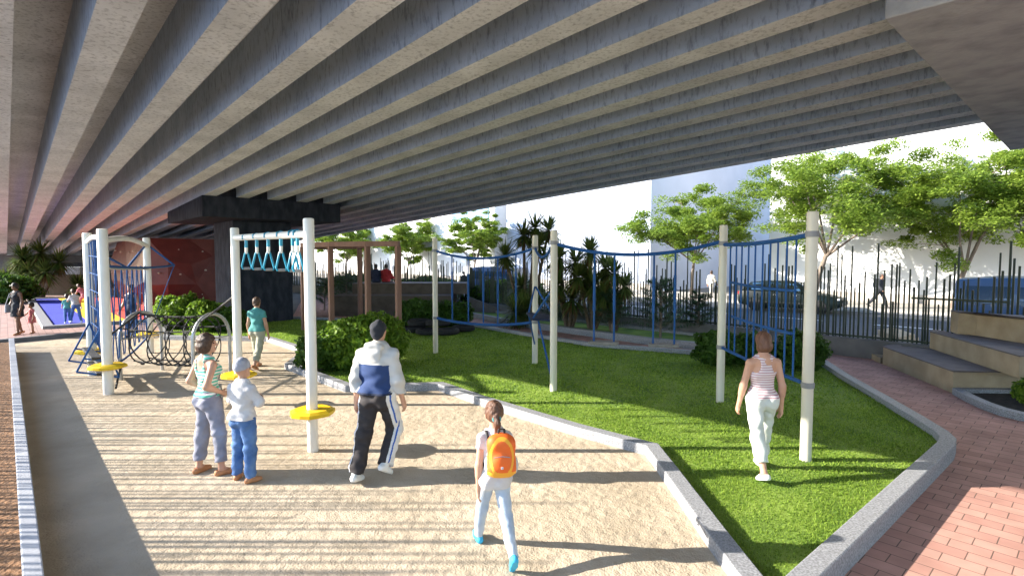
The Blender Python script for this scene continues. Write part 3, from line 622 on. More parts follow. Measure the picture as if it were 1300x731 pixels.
# ------------------------------------------------------------------ far left: climbing wall, brown wall, box
cw = empty('climbing_wall', W(5.2, 27, .1)); tag(cw, 'dark red faceted climbing wall with pale holds beside the slate pier', 'climbing wall'); inv = Matrix.Translation(-cw.location)
cy = 26.3
c0 = gy(190, 400, cy); sA, tA = c0.dot(P), c0.dot(D); sB = 0; 
q = gs(271.8, 1)  # ray
kx = (271.8-650)/700/math.cos(PIT); yB = tA/(D.x*kx+D.y); sB = yB*(kx*P.x+P.y)
ztop = gy(230, 303, (cy+yB)/2).z
mb = MB(); mb.prism([W(sA, tA).xy, W(sB+.4, tA).xy, W(sB+.4, tA+9).xy, W(sA, tA+9).xy], 0, ztop); o = mb.build('core', M['climb'], cw); o.matrix_parent_inverse = inv
def facets(p0, du, nu, nv, h, out, name):
    mb = MB(); rs = random.Random(9); gr = {}
    for i in range(nu+1):
        for j in range(nv+1):
            e = .03 if (i in (0, nu) or j in (0, nv)) else rs.uniform(.03, .6)
            jx = 0 if i in (0, nu) else rs.uniform(-.25, .25); jz = 0 if j in (0, nv) else rs.uniform(-.25, .25)
            gr[i, j] = p0+du*((i+jx)/nu)+Vector((0, 0, h*(j+jz)/nv))+out*e
    for i in range(nu):
        for j in range(nv):
            b = len(mb.v); mb.v += [tuple(gr[i, j]), tuple(gr[i+1, j]), tuple(gr[i+1, j+1]), tuple(gr[i, j+1])]
            mb.f += [(b, b+1, b+2), (b, b+2, b+3)] if (i+j) % 2 else [(b, b+1, b+3), (b+1, b+2, b+3)]
    o = mb.build(name, M['climb'], cw); o.matrix_parent_inverse = inv; return gr
g1 = facets(W(sA, tA, .1), P*(sB-sA), 3, 3, ztop-.1, -D, 'panel')
g2 = facets(W(sA, tA+9, .1), -D*9, 6, 3, ztop-.1, -P, 'panel')
hm = None; rs = random.Random(3)
for gr, nu in ((g1, 3), (g2, 6)):
    for i in range(nu):
        for j in range(3):
            p = (gr[i, j]+gr[i+1, j+1])/2+(-D if nu == 3 else -P)*.1
            if hm is None:
                hm = MB().lathe([(.02, -.05), (.06, -.03), (.075, 0), (.05, .04), (.015, .055)], n=10).build('hold', M['hold'], cw, True); o = hm
            else: o = hm.copy(); COL.objects.link(o); o.parent = cw
            o.location = p-cw.location; s_ = rs.uniform(.5, .9); o.scale = (s_, s_, s_)
bwall = MB(); bwall.prism([gy(12, 377, 35).xy, gy(128, 375, 35.5).xy, (gy(128, 375, 35.5)+D*.3).xy, (gy(12, 377, 35)+D*.3).xy], .09, 1.42); tag(bwall.build('board_wall', M['brownwall']), 'low brown board wall behind the play pad and the palms', 'wall')
bx = empty('utility_cabinet', gy(97, 372, 38.5).xy.to_3d()); tag(bx, 'pale grey cabinet showing over the brown board wall', 'cabinet')
MB().box((0, 0, .95), (1.1, .6, 1.7)).build('body', M['wallcap'], bx, False, .02); MB().box((0, 0, 1.84), (1.2, .7, .06)).build('lid', M['steel'], bx, False, .01); MB().box((0, -.315, 1.0), (.9, .02, 1.3)).build('door', M['wallcap'], bx, False, .01)
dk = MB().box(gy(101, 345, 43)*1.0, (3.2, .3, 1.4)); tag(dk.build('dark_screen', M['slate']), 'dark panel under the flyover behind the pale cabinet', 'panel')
# ------------------------------------------------------------------ pergola
pg = empty('pergola', g(421, 423.6, .03)); tag(pg, 'brown timber frame pergola of square posts and beams on the lawn', 'pergola'); inv = Matrix.Translation(-pg.location)
pA = g(421.3, 423.6, .03).xy; pB = g(386.3, 418.7, .03).xy; pD = gy(467.5, 400, 17.2).xy; pE = gy(506, 400, 16.9).xy; pC = gy(457.5, 400, 22.0).xy
for q in (pA, pB, pD, pE, pC):
    mb = MB(); mb.box((q.x, q.y, 1.42), (.15, .15, 2.85), .7); o = mb.build('post', M['pergola'], pg, False, .008); o.matrix_parent_inverse = inv
def beam2(a, b, z=2.9, w=.13, h=.16):
    mb = MB(); d = (b-a); c = (a+b)/2; mb.box((c.x, c.y, z), (d.length+.1, w, h), math.atan2(d.y, d.x)); o = mb.build('beam', M['pergola'], pg, False, .008); o.matrix_parent_inverse = inv
beam2(pB, pA, 2.925); beam2(pA, pD, 2.926); beam2(pD, pE, 2.925); beam2(pD, pC, 2.927); beam2(pC, pC+(pB-pA)*2.2, 2.926)
# ------------------------------------------------------------------ play frames
def pole(mb, x, y, h, r=.075, z0=-.1):
    prof = [(r, z0), (r, h-.03), (r*.93, h-.008), (r*.6, h)]
    mb.lathe(prof, (x, y, 0), 20)
def disc(mb, x, y, z, r=.27):
    n = 14; pr = []
    for z_, k in ((z-.045, .72), (z-.02, 1), (z+.02, 1), (z+.045, .8)):
        pr.append([Vector((x+math.cos(2*math.pi*j/n)*r*k*(1+.06*(j % 2)), y+math.sin(2*math.pi*j/n)*r*k*(1+.06*(j % 2)), z_)) for j in range(n)])
    mb.loft(pr)
def part(root, mb, name, m, smooth=False, bevel=0):
    o = mb.build(name, m, root, smooth, bevel); o.matrix_parent_inverse = Matrix.Translation(-root.location); return o
# ring frame
q1 = g(397.5, 572, 0); q2 = gy(303.5, 500, 9.27); q2.z = 0
rf = empty('ring_frame', q1); tag(rf, 'white steel frame of two tall posts and a top beam with teal hand rings', 'play frame')
for q in (q1, q2):
    mb = MB(); pole(mb, q.x, q.y, 3.0, .068); part(rf, mb, 'post', M['white'], True)
    mb = MB(); disc(mb, q.x, q.y, .51); part(rf, mb, 'foot_disc', M['yellow'])
mb = MB(); mb.tube([(q2.x, q2.y, 2.83), (q1.x, q1.y, 2.80)], .05, 14); part(rf, mb, 'top_beam', M['white'], True)
def ring(u, label, i):
    f = (u-303.5)/(397.5-303.5); 
    k = (u-650)/700/math.cos(PIT); y = (q2.y*k-q2.x)/( ((q1.x-q2.x) - k*(q1.y-q2.y)) ) if False else None
    # parameter along beam where x/y = k
    a = (k*q2.y-q2.x)/((q1.x-q2.x)-k*(q1.y-q2.y)); p = q2.lerp(q1, a)
    o = empty('hand_ring', (p.x, p.y, 2.76), .40+i*.05); tag(o, label, 'hand ring', 'teal hand rings under the white beam')
    mb = MB(); mb.tube([(0, 0, .1), (0, 0, -.10)], .024, 8); mb.tube([(-.052, 0, .03), (-.052, 0, .085), (0, 0, .105), (.052, 0, .085), (.052, 0, .03)], .014, 6); mb.build('strap', M['ring'], o, True)
    mb = MB(); mb.tube([(0, 0, -.08), (0, 0, -.2)], .022, 8); mb.build('link', M['white'], o, True)
    mb = MB(); mb.tube([(0, 0, -.16), (.022, 0, -.20), (.07, 0, -.40), (.06, 0, -.435), (-.06, 0, -.435), (-.07, 0, -.40), (-.022, 0, -.20), (0, 0, -.16)], .015, 8); mb.build('handle', M['ring'], o, True)
    mb = MB(); mb.tube([(-.045, 0, -.435), (.045, 0, -.435)], .02, 8); mb.build('grip', M['grey'], o, True)
for i, (u, l) in enumerate([(314, 'teal hand ring nearest the left post of the white frame'), (327.5, 'second teal hand ring from the left post'), (342, 'third and middle teal hand ring on the beam'), (358, 'fourth teal hand ring from the left post'), (373, 'fifth teal hand ring, beside the near white post'), (379, 'sixth teal hand ring, closest to the near white post')]): ring(u, l, i)
# climbing frame (triangle)
N_ = g(138, 500, 0); L_ = g(118, 476, 0); Rr = g(191, 448, 0)
cf = empty('climbing_frame', N_); tag(cf, 'white three post climbing frame with arched beam, blue nets and yellow discs', 'play frame')
for q in (N_, L_, Rr):
    mb = MB(); pole(mb, q.x, q.y, 3.02, .085); part(cf, mb, 'post', M['white'], True)
    mb = MB(); disc(mb, q.x, q.y, .51, .29); part(cf, mb, 'foot_disc', M['yellow'])
mb = MB(); mb.tube([N_.lerp(L_, f)+Vector((0, 0, 2.82+.08*math.sin(f*3.14))) for f in np.linspace(0, 1, 7)], .05, 12); part(cf, mb, 'arched_beam', M['white'], True)
mb = MB(); mb.tube([N_.lerp(Rr, f)+Vector((0, 0, 2.8+.11*math.sin(f*3.14))) for f in np.linspace(0, 1, 11)], .055, 12); part(cf, mb, 'arched_beam', M['white'], True)
mb = MB(); mb.tube([N_+Vector((0, 0, 2.32)), Rr+Vector((0, 0, 2.22))], .04, 10); part(cf, mb, 'crossbar', M['steel'], True)
rp = .0125
def rope(mb, a, b, r=rp, sag=0, n=6): mb.tube([Vector(a).lerp(Vector(b), f)-Vector((0, 0, sag*4*f*(1-f))) for f in np.linspace(0, 1, n if sag else 2)], r, 6)
up = lambda p, z: Vector((p.x, p.y, z))
# net between N and R
mb = MB(); k = 8
out = Vector((.55, .25, 0))
for i in range(k):
    a = N_.lerp(Rr, .08+.84*i/(k-1)); b = N_.lerp(Rr, .08+.84*min(k-1, i+.9)/(k-1)); c = N_.lerp(Rr, .08+.84*max(0, i-.9)/(k-1))
    rope(mb, up(a, 2.3), up(b, .5)); rope(mb, up(a, 2.3), up(c, .5))
rope(mb, up(N_, .45), up(Rr, .5), .022, .08); rope(mb, up(N_, 2.35), up(Rr+out, 2.3), .024, .05); rope(mb, up(Rr, 2.85), up(Rr+out, 2.3), .024); rope(mb, up(Rr, 2.85), up(N_.lerp(Rr, .45), 2.28), .024); rope(mb, up(Rr+out, 2.3), up(Rr, .6)); rope(mb, up(N_, 2.55), up(N_.lerp(Rr, .45), 2.28), .024)
part(cf, mb, 'rope_net', M['rope'], True)
# dense net between N and L with swinging steps
mb = MB()
for i in range(9):
    f = .1+.8*i/8; rope(mb, up(N_.lerp(L_, f), 2.85), up(N_.lerp(L_, 1-f if i % 2 else f), .75), .011)
for z in np.linspace(1.1, 2.5, 5): rope(mb, up(N_, z), up(L_, z+.04), .009)
part(cf, mb, 'rope_net', M['rope'], True)
mb = MB(); off = Vector((-.28, -.12, 0))
cS = N_.lerp(L_, .5)
for sgn in (-1, 1):
    mb = MB(); e = cS+(L_-N_)*.34*sgn+off*.2
    rope(mb, up(e, 1.15), up(e+Vector((-.38, -.1, 0)), .38), .018); rope(mb, up(e, 1.15), up(e+Vector((.30, .05, 0)), .25), .018); rope(mb, up(e+Vector((-.38, -.1, 0)), .38), up(e+Vector((.3, .05, 0)), .25), .018)
    rope(mb, up(e+Vector((-.25, -.06, 0)), .62), up(e+Vector((.2, .02, 0)), .55), .016); rope(mb, up(e, 1.15), up(e, 1.7), .016); part(cf, mb, 'step_ropes', M['rope'], True)
for z, dx in ((.62, -.12), (.46, .0), (.32, -.05)):
    mb = MB(); d = (L_-N_); c = cS+Vector((dx, dx*.3, 0)); mb.box((c.x, c.y, z), (d.length*.72, .16, .05), math.atan2(d.y, d.x)); part(cf, mb, 'swing_step', M['black'], False, .008)
# rope tunnel
h1 = Vector((-7.92, 11.7, 0)); h2 = Vector((-6.22, 11.35, 0)); ax = (h2-h1).normalized(); sd = Vector((-ax.y, ax.x, 0))
tn = empty('rope_tunnel', h1); tag(tn, 'crawl tunnel of black rope rings slung between two grey steel hoops on the sand', 'play tunnel')
rad = .52; zc = .82
for h in (h1, h2):
    pts = [h-sd*rad+Vector((0, 0, -.05))]+[h+sd*rad*math.cos(a)+Vector((0, 0, zc+rad*math.sin(a))) for a in np.linspace(math.pi, 0, 17)]+[h+sd*rad+Vector((0, 0, -.05))]
    mb = MB(); mb.tube(pts, .035, 10); part(tn, mb, 'hoop', M['steel'], True)
for h in (h1, h2):
    mb = MB(); mb.tube([h-sd*rad+Vector((0, 0, .82)), h+sd*rad+Vector((0, 0, .82))], .016, 8); part(tn, mb, 'cross_bar', M['steel'], True)
mb = MB()
for i in range(4):
    for kk in (-1, 1):
        c = h1.lerp(h2, (i+.5)/4); pts = []
        for a in np.linspace(0, 2*math.pi, 25)[:-1]: pts.append(c+sd*rad*.95*math.cos(a)+ax*kk*.13*math.sin(a)+Vector((0, 0, .80+rad*.98*math.sin(a)-.06*math.sin(math.pi*(i+.5)/4))))
        mb.tube(pts, .013, 6, closed=True)
for a in (.5, 1.57, 2.64, 4.3, 5.1):
    p = sd*rad*.95*math.cos(a)+Vector((0, 0, .80+rad*.98*math.sin(a))); rope(mb, h1+p, h2+p, .014, .05)
    for i in range(4): 
        c = h1.lerp(h2, (i+.5)/4)+p-Vector((0, 0, .05)); mb.tube([c-ax*.03, c+ax*.03], .027, 6)
part(tn, mb, 'rope_net', M['black'], True)
mb = MB(); e = up(q2, 1.88)
rope(mb, h2+Vector((0, 0, zc+rad)), e, .022); rope(mb, h2+sd*-.3+Vector((0, 0, zc+rad*.75)), e, .016); rope(mb, h2-sd*rad+Vector((0, 0, .45)), up(q2, .12)+Vector((-.35, -.3, 0)), .02); rope(mb, h2-sd*rad+Vector((0, 0, .2)), up(q2, .08)+Vector((-.35, -.3, 0)), .02)
part(tn, mb, 'guy_rope', M['black'], True); mb = MB()
rope(mb, h1-sd*rad+Vector((0, 0, .25)), up(N_, .1)+Vector((.1, .05, 0)), .02); rope(mb, h1+Vector((0, 0, zc+rad)), up(N_, 1.1)+Vector((.07, .03, 0)), .02)
part(tn, mb, 'guy_rope', M['black'], True)
# ------------------------------------------------------------------ rope course on the lawn
p1 = g(553, 448, .03); p2 = g(679, 461, .03); p3 = g(702.5, 496, .03); p4 = g(914, 510, .03); p5 = g(1022.5, 584, .03)
rc = empty('rope_course', p3); tag(rc, 'rope course of five cream posts with sagging blue ropes, hanging planks and a climbing net', 'play frame')
for q, zz in ((p1, 2.68), (p2, 2.72), (p3, 2.77), (p4, 2.74), (p5, 2.78), (p1, .95), (p2, 1.0), (p4, .98), (p5, .96)):
    mb = MB(); mb.lathe([(.067, -.035), (.076, -.03), (.076, .03), (.067, .035)], (q.x, q.y, zz), 16); part(rc, mb, 'rope_clamp', M['grey'], True)
for q, h in ((p1, 3.0), (p2, 3.02), (p3, 3.0), (p4, 3.05), (p5, 3.05)):
    mb = MB(); pole(mb, q.x, q.y, h, .066); part(rc, mb, 'post', M['post'], True)
def sagp(a, b, za, zb, sag, f): return up(a.lerp(b, f), za+(zb-za)*f-sag*4*f*(1-f))
def toprope(a, b, za, zb, sag, r=.03):
    mb = MB(); mb.tube([sagp(a, b, za, zb, sag, f) for f in np.linspace(0, 1, 17)], r, 8); part(rc, mb, 'top_rope', M['rope'], True)
toprope(p1, p2, 2.68, 2.72, .22); toprope(p3, p4, 2.76, 2.78, .22); toprope(p2, p3, 2.72, 2.8, .25); toprope(p4, p5, 2.72, 2.78, .04)
mb = MB(); mb.tube([sagp(p1, p2, .95, 1.0, .12, f) for f in np.linspace(0, 1, 9)], .035, 8); part(rc, mb, 'foot_rope', M['rope'], True)
def frac(a, b, u):
    k = (u-650)/700/math.cos(PIT); return (k*a.y-a.x)/((b.x-a.x)-k*(b.y-a.y))
def hang(a, b, za, zb, sag, us, zbot, planks):
    for u in us:
        f = frac(a, b, u); t = sagp(a, b, za, zb, sag, f); mb = MB(); mb.tube([t, up(t, zbot)], .017, 6); mb.tube([up(t, zbot+(t.z-zbot)*.35), up(t, zbot+(t.z-zbot)*.75)], .026, 8); part(rc, mb, 'hanging_rope', M['rope'], True)
    for u0, u1 in planks:
        A_ = a.lerp(b, frac(a, b, u0)); B_ = a.lerp(b, frac(a, b, u1)); d = B_-A_; c = (A_+B_)/2; mb = MB(); mb.box((c.x, c.y, zbot), (d.length+.1, .24, .05), math.atan2(d.y, d.x)); part(rc, mb, 'plank', M['plank'], False, .008)
hang(p1, p2, 2.68, 2.72, .22, (574, 594.5, 613.5, 632, 655), .9, [])
hang(p3, p4, 2.76, 2.78, .22, (754.5, 780, 830, 857), .97, [(752, 782), (828, 859)])
# rope seat between the close posts
mb = MB(); c = p2.lerp(p3, .45); 
rope(mb, up(p2, 1.85), c+Vector((-.28, .25, 1.28)), .02); rope(mb, up(p2, 1.85), c+Vector((.25, .1, 1.22)), .02); rope(mb, up(p3, 1.95), c+Vector((-.2, -.2, 1.22)), .022); rope(mb, up(p3, 1.0), c+Vector((.28, .0, 1.22)), .02); rope(mb, c+Vector((-.28, .25, 1.25)), up(p2, .45), .018); rope(mb, c+Vector((-.1, -.1, 1.2)), up(p3, .12), .02)
part(rc, mb, 'seat_ropes', M['rope'], True)
mb = MB(); v_ = [c+Vector(q) for q in ((-.33, .3, 1.3), (.3, .12, 1.24), (.28, -.28, 1.2), (-.22, -.26, 1.22))]
mb.loft([[q+Vector((0, 0, -.05)) for q in v_], v_]); part(rc, mb, 'rope_seat', M['navy'], False, .01)
# climbing net between p4 and p5
mb = MB()
def np_(u, z): return up(p4.lerp(p5, frac(p4, p5, u)), z)
cols = [926.5, 934, 941, 949.5, 958, 967.5, 977, 986.5, 998, 1009.5]
ftop = lambda u: 2.72+.06*frac(p4, p5, u)-.16*frac(p4, p5, u)*(1-frac(p4, p5, u))
def zb_(u): return 1.0
for i, u in enumerate(cols): rope(mb, np_(u, ftop(u)), np_(u, .98 if i not in (2, 6) else 1.45), .0135)
part(rc, mb, 'climbing_net', M['rope'], True)
for (u0, u1, z, r) in ((927, 1010, 2.1, .019), (930, 1006, 1.55, .022), (915, 1021, .98, .026)):
    mb = MB(); rope(mb, np_(u0, z), np_(u1, z-.02), r, .02); part(rc, mb, 'net_rope', M['rope'], True)
# ------------------------------------------------------------------ vehicles
def wheel(root, x, y, r=.32, w=.2):
    o = empty('wheel', (x, y, r)); o.parent = root
    mb = MB(); n = 28; sg = 1 if y > 0 else -1
    def rg(rad, yy): return [Vector((math.cos(2*math.pi*j/n)*rad, yy, math.sin(2*math.pi*j/n)*rad)) for j in range(n)]
    mb.loft([rg(r*.66, -w/2), rg(r*.94, -w/2), rg(r, -w*.3), rg(r, w*.3), rg(r*.94, w/2), rg(r*.66, w/2)]); mb.build('tyre', M['tyre'], o, True)
    mb = MB(); mb.loft([rg(r*.655, -w*.35), rg(r*.655, w*.35)]); mb.build('hub', M['grey'], o, True)
    mb = MB(); 
    for k in range(10):
        a = k*math.pi/5; mb.box((math.cos(a)*r*.36, sg*w*.4, math.sin(a)*r*.36), (r*.58, .02, .035), rot=Matrix.Rotation(-a, 3, 'Y'))
    mb.loft([rg(r*.655, sg*w*.36), rg(r*.655, sg*w*.46), rg(r*.58, sg*w*.46), rg(r*.58, sg*w*.36)], False); mb.build('rim', M['rim'], o)
def profile_body(root, name, prof_lo, prof_hi, wmap, m, parent=None):
    """car shell: sections across x lofted from (x, z_low, z_high, half width, top half width)"""
    mb = MB(); rings = []
    for x, z0, z1, w, wt in prof_lo:
        rings.append([Vector((x, -w*.92, z0)), Vector((x, -w, z0+(z1-z0)*.25)), Vector((x, -w, z0+(z1-z0)*.62)), Vector((x, -wt, z1-.03)), Vector((x, -wt*.8, z1)), Vector((x, wt*.8, z1)), Vector((x, wt, z1-.03)), Vector((x, w, z0+(z1-z0)*.62)), Vector((x, w, z0+(z1-z0)*.25)), Vector((x, w*.92, z0))])
    mb.loft(rings); return mb.build(name, m, root, True)
def estate_car(loc, rz, label):
    root = empty('parked_car', loc, rz); tag(root, label, 'car')
    body = [(-2.3, .42, .80, .72, .66), (-2.22, .3, .98, .82, .76), (-1.7, .24, 1.0, .9, .83), (-.9, .22, .98, .91, .84), (.4, .22, .96, .91, .84), (1.0, .22, .93, .91, .82), (1.6, .24, .86, .89, .76), (2.15, .3, .74, .82, .66), (2.3, .4, .62, .7, .55)]
    profile_body(root, 'body', body, None, None, M['carpaint'])
    cab = [(-2.1, .96, 1.0, .78, .7), (-1.75, .95, 1.38, .78, .6), (-1.2, .95, 1.46, .79, .6), (-.2, .95, 1.47, .79, .6), (.35, .94, 1.42, .78, .58), (1.15, .92, .95, .74, .6)]
    profile_body(root, 'roof', cab, None, None, M['carpaint'])
    for s in (-1, 1):
        for xa, xb in ((-1.62, -1.02), (-.94, -.12), (-.04, .62)):
            mb = MB(); mb.loft([[Vector((x, s*y_, z)) for x, y_, z in ((xa, .805, 1.03), (xb, .805, 1.03), (xb-.05 if xb < .5 else xb-.3, .70, 1.36), (xa+.04, .70, 1.37))], [Vector((x, s*(y_-.03), z)) for x, y_, z in ((xa, .805, 1.03), (xb, .805, 1.03), (xb-.05 if xb < .5 else xb-.3, .70, 1.36), (xa+.04, .70, 1.37))]]); mb.build('window', M['glass'], root)
        for x in (-1.4, 1.4): wheel(root, x, s*.83)
        mb = MB(); mb.lathe([(.1, -.05), (.13, 0), (.1, .05)], (2.12, s*.62, .68), 14); mb.build('headlight', M['lampm'], root, True)
        mb = MB(); mb.box((-2.24, s*.68, .84), (.08, .22, .16)); mb.build('tail_light', M['redc'], root, False, .02)
        mb = MB(); mb.box((.62, s*.93, 1.0), (.16, .14, .1)); mb.build('mirror', M['carpaint'], root, False, .03)
        for x in (-.5, .4):
            mb = MB(); mb.box((x, s*.905, .82), (.16, .03, .025)); mb.build('door_handle', M['steel'], root, False, .008)
        mb = MB(); mb.box((0, s*.915, .45), (2.0, .03, .06)); mb.build('side_trim', M['tyre'], root, False, .01)
    mb = MB(); mb.loft([[Vector((1.12, y, .97)) for y in (-.62, .62)]+[Vector((.42, y, 1.40)) for y in (.54, -.54)], [Vector((1.14, y, .985)) for y in (-.62, .62)]+[Vector((.44, y, 1.415)) for y in (.54, -.54)]]); mb.build('windscreen', M['glass'], root)
    mb = MB(); mb.box((2.27, 0, .5), (.1, 1.0, .14)); mb.build('grille', M['grey'], root, False, .02)
    return root
def van(loc, rz, label):
    root = empty('van', loc, rz); tag(root, label, 'van', 'blue vans parked along the road')
    body = [(-2.5, .4, 1.6, .82, .74), (-2.42, .3, 1.95, .9, .8), (-1.5, .25, 2.03, .93, .82), (.6, .25, 2.04, .93, .82), (1.3, .25, 1.98, .93, .8), (1.62, .25, 1.25, .93, .84), (2.3, .3, 1.02, .9, .76), (2.5, .42, .8, .8, .62)]
    profile_body(root, 'body', body, None, None, M['vanpaint'])
    for s in (-1, 1):
        for xa, xb in ((-2.2, -1.1), (-1.0, .1), (.2, 1.15)):
            mb = MB(); mb.loft([[Vector((x, s*y_, z)) for x, y_, z in ((xa, .945, 1.22), (xb, .945, 1.22), (xb-.03, .88, 1.74), (xa+.03, .88, 1.74))], [Vector((x, s*(y_-.05), z)) for x, y_, z in ((xa, .945, 1.22), (xb, .945, 1.22), (xb-.03, .88, 1.74), (xa+.03, .88, 1.74))]]); mb.build('window', M['glass'], root)
        for x in (-1.55, 1.55): wheel(root, x, s*.84, .34)
        mb = MB(); mb.box((2.38, s*.64, .82), (.14, .26, .16)); mb.build('headlight', M['lampm'], root, False, .04)
        mb = MB(); mb.box((-2.44, s*.72, 1.1), (.08, .14, .4)); mb.build('tail_light', M['redc'], root, False, .02)
        mb = MB(); mb.box((1.3, s*1.0, 1.25), (.12, .16, .22)); mb.build('mirror', M['vanpaint'], root, False, .03)
    mb = MB(); mb.loft([[Vector((1.68, y, 1.2)) for y in (-.74, .74)]+[Vector((1.36, y, 1.9)) for y in (.66, -.66)], [Vector((1.71, y, 1.215)) for y in (-.74, .74)]+[Vector((1.39, y, 1.915)) for y in (.66, -.66)]]); mb.build('windscreen', M['glass'], root)
    return root
rr_ = g(966, 392.5, -.1); ff_ = g(1044, 397, -.1); mc = (rr_+ff_)/2; rz = math.atan2((ff_-rr_).y, (ff_-rr_).x)
estate_car((mc.x, mc.y, -.1), rz, 'dark green estate car parked on the road behind the rod fence')
dirr = math.atan2(-D.y, -D.x)
v1 = gs(1216, 22.6, -.1); v1 = v1 - D*2.5 ; van(v1, dirr, 'blue van on the road behind the top of the stepped seat at the right')
v2 = gs(641, 23.5, -.1); van(v2, dirr, 'blue van seen behind the tall palms and the two close cream posts')
# ------------------------------------------------------------------ people: smooth bodies from blended limbs
def A3(*v): return np.array(v, dtype=np.float32)
def surface_nets(Fv, org, h):
    s = Fv < 0; nx, ny, nz = Fv.shape
    c = [s[i:nx-1+i, j:ny-1+j, k:nz-1+k] for i in (0, 1) for j in (0, 1) for k in (0, 1)]
    tot = sum(x.astype(np.int8) for x in c); mixed = (tot > 0) & (tot < 8); idx = np.argwhere(mixed)
    ids = np.full(mixed.shape, -1, np.int32); ids[mixed] = np.arange(len(idx))
    acc = np.zeros((len(idx), 3)); cnt = np.zeros(len(idx)); cor = [(i, j, k) for i in (0, 1) for j in (0, 1) for k in (0, 1)]
    val = {q: Fv[idx[:, 0]+q[0], idx[:, 1]+q[1], idx[:, 2]+q[2]] for q in cor}
    for a in cor:
        for ax_ in range(3):
            if a[ax_] == 0:
                b = tuple(a[i]+(i == ax_) for i in range(3)); va, vb = val[a], val[b]; m = (va < 0) != (vb < 0)
                t = np.where(m, va/np.where(m, va-vb, 1), 0); pt = np.zeros((len(idx), 3)); pt[:] = a; pt[:, ax_] += t
                acc += pt*m[:, None]; cnt += m
    V = org+(idx+acc/cnt[:, None])*h
    quads_ = []
    for ax_ in range(3):
        o1, o2 = [i for i in range(3) if i != ax_]
        sl = [slice(1, n-1) for n in Fv.shape]; s0 = list(sl); s1 = list(sl); s0[ax_] = slice(0, Fv.shape[ax_]-1); s1[ax_] = slice(1, Fv.shape[ax_])
        a = s[tuple(s0)]; b = s[tuple(s1)]; e = np.argwhere(a != b)
        if not len(e): continue
        fl = a[e[:, 0], e[:, 1], e[:, 2]]; base = e.copy()
        for d_ in range(3):
            if d_ != ax_: base[:, d_] += 1
        q = []
        for d1, d2 in ((0, 0), (1, 0), (1, 1), (0, 1)):
            p = base.copy(); p[:, o1] -= 1-d1; p[:, o2] -= 1-d2; q.append(ids[p[:, 0], p[:, 1], p[:, 2]])
        q = np.stack(q, 1); flip = fl if ax_ != 1 else ~fl; q[~flip] = q[~flip][:, ::-1]; quads_.append(q)
    q = np.concatenate(quads_); return V, q[(q >= 0).all(1)]
class Sdf:
    def __init__(s): s.p = []; s.cut = []
    def cone(s, a, b, ra, rb, k=.03, clip=(), flat=None): s.p.append(('c', np.array(a, float), np.array(b, float), ra, rb, k, clip, flat)); return s
    def ell(s, c, r, k=.03, Rm=None, clip=()): s.p.append(('e', np.array(c, float), np.array(r, float), Rm, None, k, clip, None)); return s
    def cutell(s, c, r, Rm=None): s.cut.append(('e', np.array(c, float), np.array(r, float), Rm)); return s
    def cutplane(s, p, n): s.cut.append(('p', np.array(p, float), np.array(n, float))); return s
    @staticmethod
    def _ell(Q, c, r, Rm):
        d = Q-c
        if Rm is not None: d = d@Rm
        k0 = np.sqrt(((d/r)**2).sum(-1)); k1 = np.sqrt(((d/(r*r))**2).sum(-1)); return k0*(k0-1)/np.maximum(k1, 1e-6)
    def mesh(s, h, wr=0, wf=30, seed=0):
        lo = np.full(3, 1e9); hi = np.full(3, -1e9)
        for q in s.p:
            if q[0] == 'c': m = max(q[3], q[4]); a = np.minimum(q[1], q[2])-m; b = np.maximum(q[1], q[2])+m
            else: m = q[2].max(); a = q[1]-m; b = q[1]+m
            lo = np.minimum(lo, a); hi = np.maximum(hi, b)
        lo -= 4*h+.01; hi += 4*h+.01; n = np.ceil((hi-lo)/h).astype(int)+1
        Fv = np.full(n, .2, np.float32); gx = [lo[i]+np.arange(n[i])*h for i in range(3)]
        for q in s.p:
            if q[0] == 'c': m = max(q[3], q[4]); a = np.minimum(q[1], q[2])-m; b = np.maximum(q[1], q[2])+m
            else: m = q[2].max(); a = q[1]-m; b = q[1]+m
            mg = q[5]+3*h; i0 = np.maximum(0, np.floor((a-mg-lo)/h).astype(int)); i1 = np.minimum(n, np.ceil((b+mg-lo)/h).astype(int)+1)
            sl = tuple(slice(i0[i], i1[i]) for i in range(3)); Q = np.stack(np.meshgrid(*[gx[i][sl[i]] for i in range(3)], indexing='ij'), -1)
            if q[0] == 'c':
                pa = Q-q[1]; ba = q[2]-q[1]; t = np.clip((pa@ba)/max(ba@ba, 1e-9), 0, 1); dv = pa-t[..., None]*ba
                if q[7] is not None: dv = dv*np.array(q[7])
                d = np.sqrt((dv**2).sum(-1))-(q[3]+(q[4]-q[3])*t)
            else: d = s._ell(Q, q[1], q[2], q[3])
            for p_, n_ in q[6]: d = np.maximum(d, (Q-np.array(p_))@np.array(n_))
            k = max(q[5], 1e-4); f = Fv[sl]; hh = np.maximum(k-np.abs(f-d), 0)/k; Fv[sl] = np.minimum(f, d)-hh*hh*k*.25
        G_ = None
        if s.cut or wr: G_ = np.stack(np.meshgrid(*gx, indexing='ij'), -1)
        if wr:
            rs = np.random.default_rng(seed); acc = 0
            for i in range(5):
                w_ = rs.normal(size=3)*np.array([1, 1, 1.5]); w_ *= wf*(.5+.35*i)/np.linalg.norm(w_); acc = acc+np.sin(G_@w_+rs.uniform(0, 6)+1.5*np.sin(G_[..., 2]*wf*.4+i))/(1+.5*i)
            Fv = Fv+wr*acc*(np.abs(Fv) < .05)
        for c in s.cut:
            d = s._ell(G_, c[1], c[2], c[3]) if c[0] == 'e' else -((G_-c[1])@c[2]); Fv = np.maximum(Fv, -d)
        return surface_nets(Fv, lo, h)
def rx(a): c, s_ = math.cos(a), math.sin(a); return np.array([[1, 0, 0], [0, c, -s_], [0, s_, c]])
